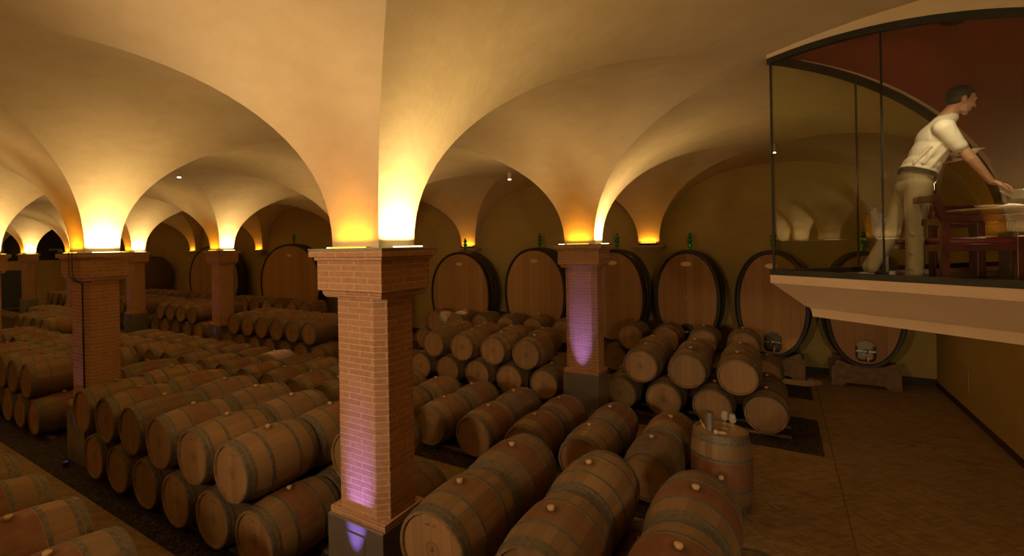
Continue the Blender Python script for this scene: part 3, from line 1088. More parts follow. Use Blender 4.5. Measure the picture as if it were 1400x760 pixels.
def cask(x, y, z0, W, H, label, depth=0.92, rz=0.0, door=False, plate=True, cradle=True, bubbler=True, manway_only=False):
    hw, hh = W / 2, H / 2
    r = empty('oval_cask', (x, y, 0), rz)
    tag(r, label, 'cask', 'big oval casks along the back wall')
    zc = z0 + hh
    bulge = 0.06
    bm = bmesh.new()
    rings = []
    for k in range(9):
        t = k / 8
        g = bulge * (1 - (2 * t - 1) ** 2)
        rings.append((oval(hw - 0.01 + g, hh - 0.02 + g * 0.6), 0.03 + (depth - 0.06) * t))
    oval_loft(bm, rings, True, True)
    o = from_bm('staves', bm, M_CASKSTAVE, r, 50); o.location = (0, 0, zc)
    bm = bmesh.new()
    oval_loft(bm, [(oval(hw - 0.085, hh - 0.085), 0.035), (oval(hw - 0.055, hh - 0.055), 0.0), (oval(hw, hh), -0.006), (oval(hw + 0.012, hh + 0.008), 0.03), (oval(hw + 0.012, hh + 0.008), 0.10), (oval(hw, hh), 0.11)])
    o = from_bm('rim', bm, M_BLACK, r, 40); o.location = (0, 0, zc)
    for ty in (0.22, 0.5, 0.78):
        bm = bmesh.new()
        g = bulge * (1 - (2 * ty - 1) ** 2) + 0.012
        yy = depth * ty
        oval_loft(bm, [(oval(hw - 0.02 + g, hh - 0.03 + g * .6), yy - 0.035), (oval(hw + g, hh - 0.02 + g * .6), yy - 0.03), (oval(hw + g, hh - 0.02 + g * .6), yy + 0.03), (oval(hw - 0.02 + g, hh - 0.03 + g * .6), yy + 0.035)])
        o = from_bm('hoop', bm, M_BLACK, r, 40); o.location = (0, 0, zc)
    bm = bmesh.new()
    oval_loft(bm, [(oval(hw - 0.075, hh - 0.075), 0.018), (oval(hw - 0.075, hh - 0.075), 0.05)], True, True)
    o = from_bm('head', bm, M_CASKHEAD, r); o.location = (0, 0, zc)
    if plate:
        bm = bmesh.new()
        lathe(bm, [(0.5, 0.012), (0.5, 0.0), (0.42, -0.004)], 32, 'Y', Matrix.Diagonal((0.26, 1, 0.125, 1)))
        o = from_bm('oval_plate', bm, M_BRASS, r); o.location = (0, 0.008, zc + hh * 0.72)
    bm = bmesh.new()
    tube(bm, (0, 0.02, 0), (0, -0.05, 0), 0.018); tube(bm, (-0.03, -0.05, 0), (0.03, -0.05, 0), 0.008); tube(bm, (0, -0.04, 0), (0, -0.05, -0.03), 0.008)
    o = from_bm('sampling_tap', bm, M_STEEL, r, 40); o.location = (0, 0, zc + hh * 0.02)
    if door:
        dz = z0 + 0.36
        dw = 0.17
        bm = bmesh.new()
        def arch(k, e):
            pts = []
            for q in range(13):
                a = pi * q / 12
                pts.append(((dw - e) * cos(a), (dw - e) * sin(a) + 0.08))
            pts += [(-(dw - e), -0.14), (-(dw - e) * 0.7, -0.22 + e), ((dw - e) * 0.7, -0.22 + e), ((dw - e), -0.14)]
            return pts
        oval_loft(bm, [(arch(0, 0), 0.02), (arch(0, 0), -0.015), (arch(0, 0.01), -0.022), (arch(0, 0.045), -0.022), (arch(0, 0.05), 0.0)], False, True)
        dm = from_bm('manway_door', bm, M_DOORSTEEL, r, 35); dm.location = (0, 0, dz)
        bm = bmesh.new(); box(bm, -dw * 1.0, dw * 1.0, -0.06, -0.035, -0.012, 0.03, 0.005); o = from_bm('crossbar', bm, M_STEEL, dm)
        bm = bmesh.new(); lathe(bm, [(0.035, -0.065), (0.045, -0.075), (0.02, -0.09)], 20, 'Y'); tube(bm, (-0.07, -0.08, -0.05), (0.07, -0.08, 0.05), 0.008)
        o = from_bm('handwheel', bm, M_STEEL, dm, 40)
        bm = bmesh.new(); tube(bm, (0.03, -0.02, -0.14), (0.03, -0.13, -0.14), 0.022, 0.02); tube(bm, (0.03, -0.10, -0.14), (0.03, -0.11, -0.20), 0.014)
        o = from_bm('drain_valve', bm, M_BRASS, dm, 40)
    if cradle:
        cw = hw * 0.86
        bm = bmesh.new()
        # front board with two feet and a hollow top that follows the cask
        for yb in (0.04, depth - 0.18):
            zt = z0 + 0.02
            n = 12
            top = []
            for k in range(n + 1):
                xx = -cw * 0.86 + 2 * cw * 0.86 * k / n
                top.append((xx, zt - 0.02 + 0.14 * (abs(xx) / (cw * 0.86)) ** 2.2 ))
            outl = [(-cw, 0.0), (-cw * 0.66, 0.0), (-cw * 0.52, 0.075), (cw * 0.52, 0.075), (cw * 0.66, 0.0), (cw, 0.0), (cw, zt - 0.06), (cw * 0.9, zt - 0.02)] + top[::-1] + [(-cw * 0.9, zt - 0.02), (-cw, zt - 0.06)]
            a = [bm.verts.new((px_, yb, pz_)) for px_, pz_ in outl]
            b = [bm.verts.new((px_, yb + 0.14, pz_)) for px_, pz_ in outl]
            m_ = len(outl)
            for k in range(m_):
                bm.faces.new((a[k], a[(k + 1) % m_], b[(k + 1) % m_], b[k]))
            bm.faces.new(a); bm.faces.new(b[::-1])
        from_bm('cradle', bm, M_BEAM, r)
    if bubbler:
        bm = bmesh.new()
        lathe(bm, [(0.03, -0.03), (0.035, 0.06), (0.055, 0.09), (0.065, 0.13), (0.035, 0.17), (0.05, 0.19), (0.075, 0.23), (0.05, 0.275), (0.035, 0.29), (0.06, 0.32), (0.07, 0.35), (0.04, 0.39), (0.028, 0.41), (0.045, 0.43), (0.01, 0.46)], 24, 'Z')
        o = from_bm('glass_bubbler', bm, M_GREENGLASS, r, 60); o.location = (0.05, depth * 0.45, zc + hh + bulge * 0.3)
    return r


cask(-9.05, 14.50, 0.17, 2.35, 2.93, 'wide oval cask next to the right side of the nearest pillar', depth=0.8)
cask(-6.32, 14.50, 0.40, 2.02, 2.80, 'second oval cask right of the nearest pillar')
cask(-3.94, 14.50, 0.50, 1.74, 2.62, 'oval cask partly hidden behind the violet lit pillar')
cask(-2.05, 14.50, 0.58, 1.54, 2.50, 'oval cask fully visible right of the violet lit pillar', door=True)
cask(-0.20, 14.50, 0.50, 1.46, 2.55, 'oval cask at the corner under the glass gallery, steel door low on it', door=True)
cask(1.50, 14.50, 0.46, 1.38, 2.55, 'rightmost oval cask on its timber cradle under the gallery', door=True)
cask(-12.95, 14.5, 0.2, 2.4, 3.0, 'oval cask hidden behind the nearest pillar')
cask(-17.55, 14.18, 0.10, 3.2, 3.42, 'oval cask just left of the nearest pillar, above rows of barrels', rz=radians(12), depth=0.66)
cask(-23.4, 14.18, 0.10, 3.3, 3.45, 'oval cask half hidden behind a distant pillar', rz=radians(12), depth=0.66)
# a cask seen from its side near the left end
r = empty('round_vat', (-29.9, 14.3, 0)); tag(r, 'dim rounded wooden vat seen side on, right of the far left pillars', 'vat')
bm = bmesh.new()
lathe(bm, [(0.85, -0.62), (0.93, -0.60), (0.98, -0.3), (1.0, 0), (0.98, 0.3), (0.93, 0.60), (0.85, 0.62)], 40, 'X', Matrix.Translation((0, 0, 2.02))); from_bm('staves', bm, M_CASKSTAVE, r, 40)
for hx_ in (-0.45, -0.15, 0.15, 0.45):
    bm = bmesh.new(); lathe(bm, [(0.95, hx_ - 0.03), (1.0, hx_ - 0.025), (1.0, hx_ + 0.025), (0.95, hx_ + 0.03)], 40, 'X', Matrix.Translation((0, 0, 2.02)), False); from_bm('hoop', bm, M_BLACK, r, 40)
bm = bmesh.new(); box(bm, -0.55, 0.55, -0.6, -0.4, 0, 1.35, 0.01); box(bm, -0.55, 0.55, 0.4, 0.6, 0, 1.35, 0.01); box(bm, -0.5, 0.5, -0.4, 0.4, 0.9, 1.04, 0.01); from_bm('stand', bm, M_BEAM, r)

# small wall plate low on the right wall
bm = bmesh.new(); box(bm, WALL_R - 0.012, WALL_R, 13.15, 13.45, 0.45, 0.85, 0.003)
tag(from_bm('wall_panel', bm, M_WALL), 'small flush access panel low on the right wall', 'panel')

# ------------------------------------------------------------------ glass gallery
GF = 2.88                                  # gallery floor
CXG, CYG = -0.10, 6.48                     # corner under the crown of the bay
FAR = Vector((2.44, 2.97, 0))              # far edge direction to the springing
S2 = 1.185                                 # far edge runs on to the right wall
BE = (CXG + 2.44 * S2, CYG + 2.97 * S2)


def tri(d):
    """gallery outline drawn in by d along x at the corner"""
    return [(CXG + d, CYG), (2.79, CYG - (2.79 - CXG - d) * 0.9004), (2.79, CYG + (2.79 - CXG - d) * 2.97 / 2.44)]


bm = bmesh.new()
prof = [(0.0, 2.935), (0.0, 2.85), (0.03, 2.835), (0.30, 2.615), (0.335, 2.60), (0.345, 2.585), (0.36, 2.51)]
vv = [[bm.verts.new((x, y, z)) for x, y in tri(d)] for d, z in prof]
inner = [bm.verts.new((x, y, 2.935)) for x, y in tri(0.09)]
fl_ = [bm.verts.new((x, y, GF - 0.01)) for x, y in tri(0.09)]
seqs = [fl_, inner] + vv
for a, b in zip(seqs[:-1], seqs[1:]):
    for i in range(3):
        bm.faces.new((a[i], a[(i + 1) % 3], b[(i + 1) % 3], b[i]))
bm.faces.new(fl_); bm.faces.new(vv[-1][::-1])
struct(from_bm('trim_2', bm, M_SLAB, None, 30))
bm = bmesh.new(); prism(bm, tri(0.10), GF - 0.009, GF)
struct(from_bm('trim_3', bm, M_GALFLOOR))


def arch_top(kind, s):
    """z of the opening's arch; s = 0 at the corner, 1 at the springing"""
    return 3.3 + 1.96 * sqrt(max(0.0, 1 - s * s))


def vault_z(x, y):
    dx = ((x - OX + 0.0) % B); dy = ((y - OY) % B)
    ux = (B / 2 - min(dx, B - dx)) / (B / 2 - HWX)
    uy = (B / 2 - min(dy, B - dy)) / (B / 2 - HWY)
    return max(prof_z(min(1, ux)), prof_z(min(1, uy)))


def partition(name, dirv, smax, L1, joints, pane_mat, label, th=0.05):
    """glass wall along dirv (a 2-D vector for s = 1)"""
    n = Vector((-dirv.y, dirv.x, 0)).normalized()
    inward = n if n.x > 0 else -n
    def pt(s, z, off=0.0):
        return Vector((CXG, CYG, 0)) + dirv * s + inward * off + Vector((0, 0, z))
    root = struct(empty(name, (0, 0, 0)))
    K = 48
    ss = [smax * k / K for k in range(K + 1)]
    # kerb
    bm = bmesh.new()
    ring = []
    for s in (0.0 + 0.00, L1):
        ring.append([bm.verts.new(pt(s, z, o)) for z, o in ((2.936, 0.002), (2.936, 0.075), (2.99, 0.075), (2.99, 0.002))])
    for i in range(4):
        bm.faces.new((ring[0][i], ring[0][(i + 1) % 4], ring[1][(i + 1) % 4], ring[1][i]))
    bm.faces.new(ring[0]); bm.faces.new(ring[1][::-1])
    from_bm('kerb', bm, M_FRAME, root)
    # arched frame
    bm = bmesh.new()
    def zt(s): return arch_top(None, s)
    rows = []
    for s in ss:
        a = zt(s)
        # thickness measured square to the arch
        ds = 1e-3
        sl = (zt(min(0.999, s + ds)) - zt(min(0.999, s + ds) - ds)) / (ds * dirv.length)
        sl = max(-3.5, sl)
        tt = 0.062 * sqrt(1 + sl * sl)
        rows.append([bm.verts.new(pt(s, z, o)) for z, o in ((a - tt, 0.0), (a - tt, 0.07), (a, 0.07), (a, 0.0))])
    for a, b in zip(rows[:-1], rows[1:]):
        for i in range(4):
            bm.faces.new((a[i], a[(i + 1) % 4], b[(i + 1) % 4], b[i]))
    bm.faces.new(rows[0]); bm.faces.new(rows[-1][::-1])
    from_bm('arch_frame', bm, M_FRAME, root, 30)
    # panes
    js = [0.004] + joints + [smax]
    for a, b in zip(js[:-1], js[1:]):
        bm = bmesh.new()
        g = 0.0022
        sl = [a + g + (b - a - 2 * g) * k / 14 for k in range(15)]
        F = [[], []]
        for q, off in enumerate((0.028, 0.040)):
            lo = [bm.verts.new(pt(s, 2.985, off)) for s in sl]
            hi = [bm.verts.new(pt(s, max(2.99, zt(s) - 0.05), off)) for s in sl]
            F[q] = (lo, hi)
        for q in (0, 1):
            lo, hi = F[q]
            for k in range(14):
                bm.faces.new((lo[k], lo[k + 1], hi[k + 1], hi[k]))
        for k in range(14):
            bm.faces.new((F[0][0][k], F[0][0][k + 1], F[1][0][k + 1], F[1][0][k]))
            bm.faces.new((F[0][1][k], F[0][1][k + 1], F[1][1][k + 1], F[1][1][k]))
        for k in (0, 14):
            bm.faces.new((F[0][0][k], F[0][1][k], F[1][1][k], F[1][0][k]))
        from_bm('pane', bm, pane_mat, root)
    # thin dark joint strips
    for j in joints + [0.004]:
        bm = bmesh.new()
        zz0, zz1 = 2.985, zt(j) - 0.03
        w_ = 0.0035 / dirv.length
        vs_ = []
        for s in (j - w_, j + w_):
            for o in (0.024, 0.044):
                vs_.append((bm.verts.new(pt(s, zz0, o)), bm.verts.new(pt(s, zz1, o))))
        order = [0, 1, 3, 2]
        for a, b in zip(order, order[1:] + order[:1]):
            bm.faces.new((vs_[a][0], vs_[b][0], vs_[b][1], vs_[a][1]))
        bm.faces.new([vs_[k][0] for k in order]); bm.faces.new([vs_[k][1] for k in order][::-1])
        from_bm('joint', bm, M_FRAME, root)
    # plaster between the arch and the vault
    bm = bmesh.new()
    rows = []
    for s in ss:
        a = zt(s) - 0.002
        p = pt(s, 0)
        t_ = max(a + 0.01, vault_z(p.x, p.y) + 0.06)
        rows.append([bm.verts.new(pt(s, z, o)) for z, o in ((a, 0.0), (a, 0.09), (t_, 0.09), (t_, 0.0))])
    for a, b in zip(rows[:-1], rows[1:]):
        for i in range(4):
            bm.faces.new((a[i], a[(i + 1) % 4], b[(i + 1) % 4], b[i]))
    bm.faces.new(rows[0]); bm.faces.new(rows[-1][::-1])
    return from_bm('trim_%d' % (4 if name == 'window_1' else 5), bm, M_VAULT, None, 30)


struct(partition('window_1', Vector((2.50, -2.251, 0)), 0.985, 1.15, [0.323, 0.78], M_PANE, ''))
struct(partition('window_2', FAR, 0.99, 1.18, [0.326, 0.66], M_PANEFAR, ''))

# red plaster vault and wall of the gallery
bm = bmesh.new()
K = 60
rows = []
for k in range(K + 1):
    t_ = -1 + 2 * k / K
    y = CYG + (2.97 * t_ if t_ > 0 else 2.251 * t_)
    z = 3.3 + 1.955 * sqrt(max(0, 1 - t_ * t_))
    x0 = CXG + 0.05 + abs(t_) * (2.44 if t_ > 0 else 2.50)
    rows.append([bm.verts.new(c_) for c_ in ((x0, y, z), (2.79, y, z), (2.79, y, z + 0.02), (x0, y, z + 0.02))])
for a, b in zip(rows[:-1], rows[1:]):
    for i in range(4):
        bm.faces.new((a[i], a[(i + 1) % 4], b[(i + 1) % 4], b[i]))
struct(from_bm('ceiling_gallery', bm, M_RED, None, 60))
bm = bmesh.new()
e0 = Vector((2.34, 9.45)); 
prism(bm, [(2.36, 9.44), (2.72, 9.70), (2.79, 9.95), (2.72, 9.98), (2.31, 9.49)], GF, 5.25)
struct(from_bm('wall_gallery', bm, M_RED))
bm = bmesh.new(); box(bm, 2.765, 2.798, 3.95, 9.9, GF, 5.3)
struct(from_bm('wall_gallery_side', bm, M_RED))
# ceiling vent in the red vault
vx, vy = 1.30, 6.35
vz = 3.3 + 1.955 * sqrt(1 - ((CYG - vy) / 2.251) ** 2)
r = empty('ceiling_vent', (vx, vy, vz), YAW); tag(r, 'small dark ceiling vent in the red gallery vault', 'vent')
bm = bmesh.new(); box(bm, -0.07, 0.07, -0.05, 0.05, -0.03, 0.0, 0.006); from_bm('housing', bm, M_MAHOG, r)
for k in range(3):
    bm = bmesh.new(); box(bm, -0.055, 0.055, -0.035 + 0.03 * k, -0.02 + 0.03 * k, -0.042, -0.03, 0.002); from_bm('slat', bm, M_MAHOG, r)

RV, FV = Vector((cos(YAW), sin(YAW), 0)), Vector((-sin(YAW), cos(YAW), 0))


def GW(a, b, z=GF):
    """a point of the gallery, whose furniture stands square to the table's axis"""
    p = RV * a + FV * b
    return (p.x, p.y, z)


light('table_spot', 'SPOT', GW(5.45, 4.45, 4.80), 60, (1.0, 0.80, 0.62), (0, radians(0), 0), spot_size=radians(95), spot_blend=0.7, shadow_soft_size=0.06)
light('gallery_fill', 'SPOT', GW(3.9, 3.75, 4.7), 30, (1.0, 0.78, 0.52), (radians(35), 0, YAW - radians(35)), spot_size=radians(80), spot_blend=0.8, shadow_soft_size=0.15)

# ------------------------------------------------------------------ dining table and what is on it
TX, TY = 5.36, 4.36
TT = GF + 0.675
r = empty('dining_table', GW(TX, TY), YAW); tag(r, 'round wooden table laid for a meal at the right edge of the gallery', 'table')
bm = bmesh.new(); lathe(bm, [(0.50, 0.630), (0.56, 0.638), (0.615, 0.655), (0.62, 0.665), (0.615, 0.673), (0.60, 0.675)], 64); from_bm('table_top', bm, M_TABLE, r, 40)
bm = bmesh.new(); box(bm, -0.36, 0.36, -0.05, 0.05, 0.06, 0.630, 0.01); box(bm, -0.05, 0.05, -0.30, 0.30, 0.06, 0.630, 0.01); from_bm('pedestal', bm, M_TABLELEG, r)
bm = bmesh.new(); lathe(bm, [(0.40, 0), (0.42, 0.02), (0.41, 0.05), (0.36, 0.06)], 48); from_bm('foot', bm, M_TABLELEG, r, 40)


def on_table(a, b, z=TT):
    return GW(a, b, z)


def plate(name, loc, rad, label, cat='plate', tilt=(0, 0, 0), depth=0.022):
    bm = bmesh.new()
    lathe(bm, [(rad * 0.5, 0.0), (rad * 0.58, 0.001), (rad * 0.72, depth * 0.7), (rad, depth), (rad, depth + 0.004), (rad * 0.70, depth * 0.7 + 0.004), (rad * 0.56, 0.005)], 48)
    o = from_bm(name, bm, M_CERAMIC, None, 40); o.location = loc; o.rotation_euler = tilt
    return tag(o, label, cat)


plate('dinner_plate', on_table(4.93, 4.42), 0.085, 'pale side plate at the left end of the laid table')
plate('dinner_plate', on_table(5.20, 4.52), 0.125, 'plate holding green salad on the laid table')
r = empty('salad', on_table(5.19, 4.52, TT + 0.012)); tag(r, 'low heap of green and yellow salad leaves on the plate', 'food', None, 'stuff')
rnd = random.Random(3)
bm = bmesh.new()
for k in range(60):
    a = rnd.uniform(0, 2 * pi); q = sqrt(rnd.random()) * 0.075
    M = Matrix.Translation((q * cos(a), q * sin(a), 0.006 + rnd.uniform(0, 0.02) * (1 - q / 0.09))) @ Matrix.Rotation(rnd.uniform(0, 6), 4, 'Z') @ Matrix.Rotation(rnd.uniform(-.9, .9), 4, 'X')
    bmesh.ops.create_icosphere(bm, subdivisions=1, radius=1, matrix=M @ Matrix.Diagonal((0.018, 0.010, 0.0025, 1)))
from_bm('leaves', bm, M_GREENS, r, 60)


def napkin(a, b, w_, d_, rz, label, h=0.02):
    bm = bmesh.new()
    n = 12
    g = [[None] * (n + 1) for _ in range(n + 1)]
    for i in range(n + 1):
        for j in range(n + 1):
            u, v = i / n - .5, j / n - .5
            z = h * (0.55 + 0.45 * sin(7 * u + 3 * v)) * max(0.15, 1 - 1.6 * max(abs(u), abs(v)))
            g[i][j] = bm.verts.new((u * w_ * (1 - .2 * v), v * d_, z + 0.003))
    for i in range(n):
        for j in range(n):
            bm.faces.new((g[i][j], g[i + 1][j], g[i + 1][j + 1], g[i][j + 1]))
    ret = bmesh.ops.extrude_face_region(bm, geom=list(bm.faces))
    for v in [e for e in ret['geom'] if isinstance(e, bmesh.types.BMVert)]:
        v.co.z = 0.0
    o = from_bm('napkin', bm, M_LINEN, None, 50)
    o.location = on_table(a, b); o.rotation_euler = (0, 0, rz + YAW)
    tag(o, label, 'napkin')


napkin(4.90, 4.22, 0.17, 0.12, 0.3, 'white folded napkin at the near left of the laid table', 0.035)
napkin(5.10, 4.18, 0.12, 0.12, -0.2, 'white napkin under the bowl at the right edge', 0.05)
# bowl the man sets down
bm = bmesh.new()
lathe(bm, [(0.045, 0), (0.05, 0.004), (0.085, 0.035), (0.112, 0.062), (0.114, 0.064), (0.110, 0.066), (0.082, 0.040), (0.045, 0.012)], 48)
bowl = from_bm('serving_bowl', bm, M_CERAMIC, None, 50)
bowl.location = GW(4.765, 4.03, 3.612); bowl.rotation_euler = (0, 0, 0)
tag(bowl, 'wide pale bowl held in the lowered hand above the table', 'bowl')

# ------------------------------------------------------------------ armchairs
def armchair(loc, rz, label):
    r = empty('armchair', loc, rz); tag(r, label, 'chair', 'mahogany armchairs round the table')
    W_, D_ = 0.25, 0.255          # half width, half depth; faces +x
    for s in (-1, 1):
        bm = bmesh.new()   # rear leg and post in one, leaning back at the top
        y0 = s * W_ - 0.02
        M = None
        pts = [(-D_ - 0.02, 0), (-D_ + 0.035, 0), (-D_ + 0.035, 0.62), (-D_ - 0.02, 0.81), (-D_ - 0.075, 0.81), (-D_ - 0.02, 0.60)]
        a = [bm.verts.new((x, y0, z)) for x, z in pts]; b = [bm.verts.new((x, y0 + 0.04, z)) for x, z in pts]
        for i in range(6): bm.faces.new((a[i], a[(i + 1) % 6], b[(i + 1) % 6], b[i]))
        bm.faces.new(a); bm.faces.new(b[::-1])
        from_bm('rear_leg', bm, M_MAHOG, r)
        bm = bmesh.new(); box(bm, D_ - 0.03, D_ + 0.03, s * W_ - 0.025, s * W_ + 0.025, 0, 0.60, 0.004); from_bm('front_leg', bm, M_MAHOG, r)
        bm = bmesh.new(); box(bm, -D_ - 0.01, D_ + 0.045, s * W_ - 0.03, s * W_ + 0.03, 0.60, 0.645, 0.006); from_bm('armrest', bm, M_MAHOG, r)
        bm = bmesh.new(); box(bm, -D_ + 0.03, D_ - 0.03, s * W_ - 0.015, s * W_ + 0.015, 0.34, 0.40, 0.004); from_bm('side_rail', bm, M_MAHOG, r)
    bm = bmesh.new(); box(bm, -D_ - 0.085, -D_ - 0.035, -W_ - 0.03, W_ + 0.03, 0.775, 0.835, 0.008); from_bm('top_rail', bm, M_MAHOG, r)
    bm = bmesh.new(); box(bm, -D_ - 0.03, -D_ + 0.0, -W_ + 0.02, W_ - 0.02, 0.57, 0.63, 0.005); from_bm('back_rail', bm, M_MAHOG, r)
    for x in (-D_ + 0.0, D_ - 0.02):
        bm = bmesh.new(); box(bm, x - 0.012, x + 0.022, -W_ + 0.02, W_ - 0.02, 0.34, 0.40, 0.004); from_bm('cross_rail', bm, M_MAHOG, r)
    bm = bmesh.new(); box(bm, -D_ + 0.03, D_ + 0.0, -W_ + 0.03, W_ - 0.03, 0.395, 0.455, 0.024)
    from_bm('seat_pad', bm, M_SEATPAD, r, 60)
    r.scale = (0.90, 0.90, 0.92)
    return r


armchair(GW(4.40, 4.14), YAW - radians(20), 'mahogany armchair with burgundy seat, side on, nearest the glass beside the man')
armchair(GW(5.62, 5.16), YAW - radians(95), 'mahogany armchair seen through the nearest one, farther round the table')
armchair(GW(4.86, 5.05), YAW - radians(48), 'mahogany armchair mostly hidden behind the legs of the man')

# ------------------------------------------------------------------ the man
def blob(parts, voxel, name, mat, parent, smooth_it=3):
    """parts: ('c', p0, p1, r0, r1) tapered capsules, ('e', centre, radii, euler) ellipsoids -> one continuous skin"""
    bm = bmesh.new()
    for p in parts:
        if p[0] == 'c':
            _, a, b, ra, rb = p
            a, b = Vector(a), Vector(b)
            d = b - a
            q = d.to_track_quat('Z', 'Y').to_matrix().to_4x4() if d.length > 1e-6 else Matrix()
            M = Matrix.Translation(a) @ q
            L = d.length
            pr = []
            for k in range(1, 7):
                t_ = -pi / 2 + (pi / 2) * k / 6
                pr.append((max(1e-4, ra * cos(t_)), ra * sin(t_)))
            for k in range(0, 6):
                t_ = (pi / 2) * k / 6
                pr.append((rb * cos(t_), L + rb * sin(t_)))
            lathe(bm, pr, 16, 'Z', M)
        else:
            _, c, rad, *rot = p
            M = Matrix.Translation(c)
            if rot:
                from mathutils import Euler
                M = M @ Euler(rot[0]).to_matrix().to_4x4()
            bmesh.ops.create_icosphere(bm, subdivisions=3, radius=1, matrix=M @ Matrix.Diagonal((*rad, 1)))
    me = bpy.data.meshes.new(name)
    bmesh.ops.recalc_face_normals(bm, faces=bm.faces)
    bm.to_mesh(me); bm.free()
    o = bpy.data.objects.new(name, me); C.objects.link(o)
    m = o.modifiers.new('r', 'REMESH'); m.mode = 'VOXEL'; m.voxel_size = voxel; m.use_smooth_shade = True
    s = o.modifiers.new('s', 'SMOOTH'); s.factor = 0.5; s.iterations = smooth_it
    dg = bpy.context.evaluated_depsgraph_get()
    me2 = bpy.data.meshes.new_from_object(o.evaluated_get(dg))
    for p in me2.polygons: p.use_smooth = True
    o.modifiers.clear(); o.data = me2
    bpy.data.meshes.remove(me)
    me2.name = name
    me2.materials.clear(); me2.materials.append(mat)
    o.name = name
    o.parent = parent
    return o


MR = radians(22)
man = empty('person', GW(4.20, 4.40), YAW - MR)
tag(man, 'person in white shirt and khaki trousers leaning to set a bowl on the table', 'person')
TILT = 20
HC = Vector((0.368, 0.0, 1.590))
HM = Matrix.Translation(HC) @ Matrix.Rotation(radians(TILT), 4, 'Y')


def hp(x, y, z):
    return tuple(HM @ Vector((x, y, z)))


def he(x, y, z, rx, ry, rz, extra=0.0):
    return ('e', hp(x, y, z), (rx, ry, rz), (0, radians(TILT + extra), 0))


shN, shF = (0.180, -0.160, 1.340), (0.255, 0.160, 1.365)
elN, wrN = (0.330, -0.205, 1.065), (0.452, -0.20, 0.872)
elF, wrF = (0.150, 0.265, 1.095), (0.385, 0.215, 1.115)
body = [
    he(-0.010, 0, 0.034, 0.088, 0.073, 0.084), he(0.026, 0, -0.025, 0.054, 0.056, 0.078), he(0.040, 0, 0.03, 0.046, 0.054, 0.052),
    he(0.056, 0, -0.094, 0.022, 0.024, 0.019), he(0.024, 0.034, -0.072, 0.038, 0.020, 0.024, 20), he(0.024, -0.034, -0.072, 0.038, 0.020, 0.024, 20),
    ('c', hp(0.078, 0, 0.022), hp(0.101, 0, -0.022), 0.008, 0.011), he(0.088, 0.010, -0.028, 0.010, 0.008, 0.008), he(0.088, -0.010, -0.028, 0.010, 0.008, 0.008),
    he(0.073, 0.027, 0.030, 0.013, 0.025, 0.008), he(0.073, -0.027, 0.030, 0.013, 0.025, 0.008),
    he(0.077, 0, -0.053, 0.012, 0.021, 0.006), he(0.074, 0, -0.066, 0.012, 0.018, 0.007), he(0.052, 0.034, -0.020, 0.024, 0.021, 0.023), he(0.052, -0.034, -0.020, 0.024, 0.021, 0.023),
    he(-0.008, 0.073, -0.004, 0.017, 0.008, 0.030, -12), he(-0.008, -0.073, -0.004, 0.017, 0.008, 0.030, -12),
    ('c', (0.235, 0, 1.41), hp(-0.016, 0, -0.055), 0.060, 0.053),
    ('c', shN, shF, 0.058, 0.058), ('e', (0.195, 0, 1.27), (0.10, 0.155, 0.15), (0, 0.35, 0)), ('e', (0.13, 0, 1.10), (0.09, 0.135, 0.15), (0, 0.35, 0)),
    ('e', (0.05, 0, 0.93), (0.095, 0.15, 0.12)),
    ('c', (0.045, -0.085, 0.88), (0.015, -0.09, 0.495), 0.080, 0.052), ('c', (0.015, -0.09, 0.495), (0.0, -0.10, 0.09), 0.052, 0.036),
    ('c', (0.045, 0.085, 0.88), (-0.045, 0.13, 0.50), 0.080, 0.052), ('c', (-0.045, 0.13, 0.50), (-0.190, 0.17, 0.19), 0.052, 0.036),
    ('c', shN, elN, 0.048, 0.038), ('c', elN, wrN, 0.040, 0.025), ('c', shF, elF, 0.048, 0.038), ('c', elF, wrF, 0.039, 0.025),
]


def hand(base, ax, up, side, curl, thumb_side):
    """palm plus five fingers; ax points to the fingertips, up is the back of the hand"""
    base, ax, up = Vector(base), Vector(ax).normalized(), Vector(up).normalized()
    sd = ax.cross(up).normalized()
    out = []
    c = base + ax * 0.045
    rot = Matrix((ax, -sd, up)).transposed().to_euler()
    out.append(('e', tuple(c), (0.050, 0.040, 0.0155), tuple(rot)))
    out.append(('c', tuple(base), tuple(c), 0.023, 0.019))
    for k, ln in enumerate((0.80, 0.95, 1.0, 0.88)):
        off = (-0.030 + 0.020 * k) * thumb_side
        k0 = base + ax * 0.080 + sd * off
        d1 = (ax * cos(curl) - up * sin(curl) + sd * off * 1.2).normalized()
        d2 = (ax * cos(curl * 2.2) - up * sin(curl * 2.2)).normalized()
        d3 = (ax * cos(curl * 3.0) - up * sin(curl * 3.0)).normalized()
        k1 = k0 + d1 * 0.042 * ln; k2 = k1 + d2 * 0.026 * ln; k3 = k2 + d3 * 0.020 * ln
        out += [('c', tuple(k0), tuple(k1), 0.0098, 0.0088), ('c', tuple(k1), tuple(k2), 0.0088, 0.0080), ('c', tuple(k2), tuple(k3), 0.0080, 0.0066)]
    t0 = base + ax * 0.022 + sd * 0.030 * thumb_side - up * 0.004
    t1 = t0 + (ax * 0.72 + sd * 0.55 * thumb_side - up * 0.45).normalized() * 0.044
    t2 = t1 + (ax * 0.95 + sd * 0.05 * thumb_side - up * 0.40).normalized() * 0.034
    out += [('c', tuple(t0), tuple(t1), 0.0145, 0.0108), ('c', tuple(t1), tuple(t2), 0.0105, 0.0082)]
    return out


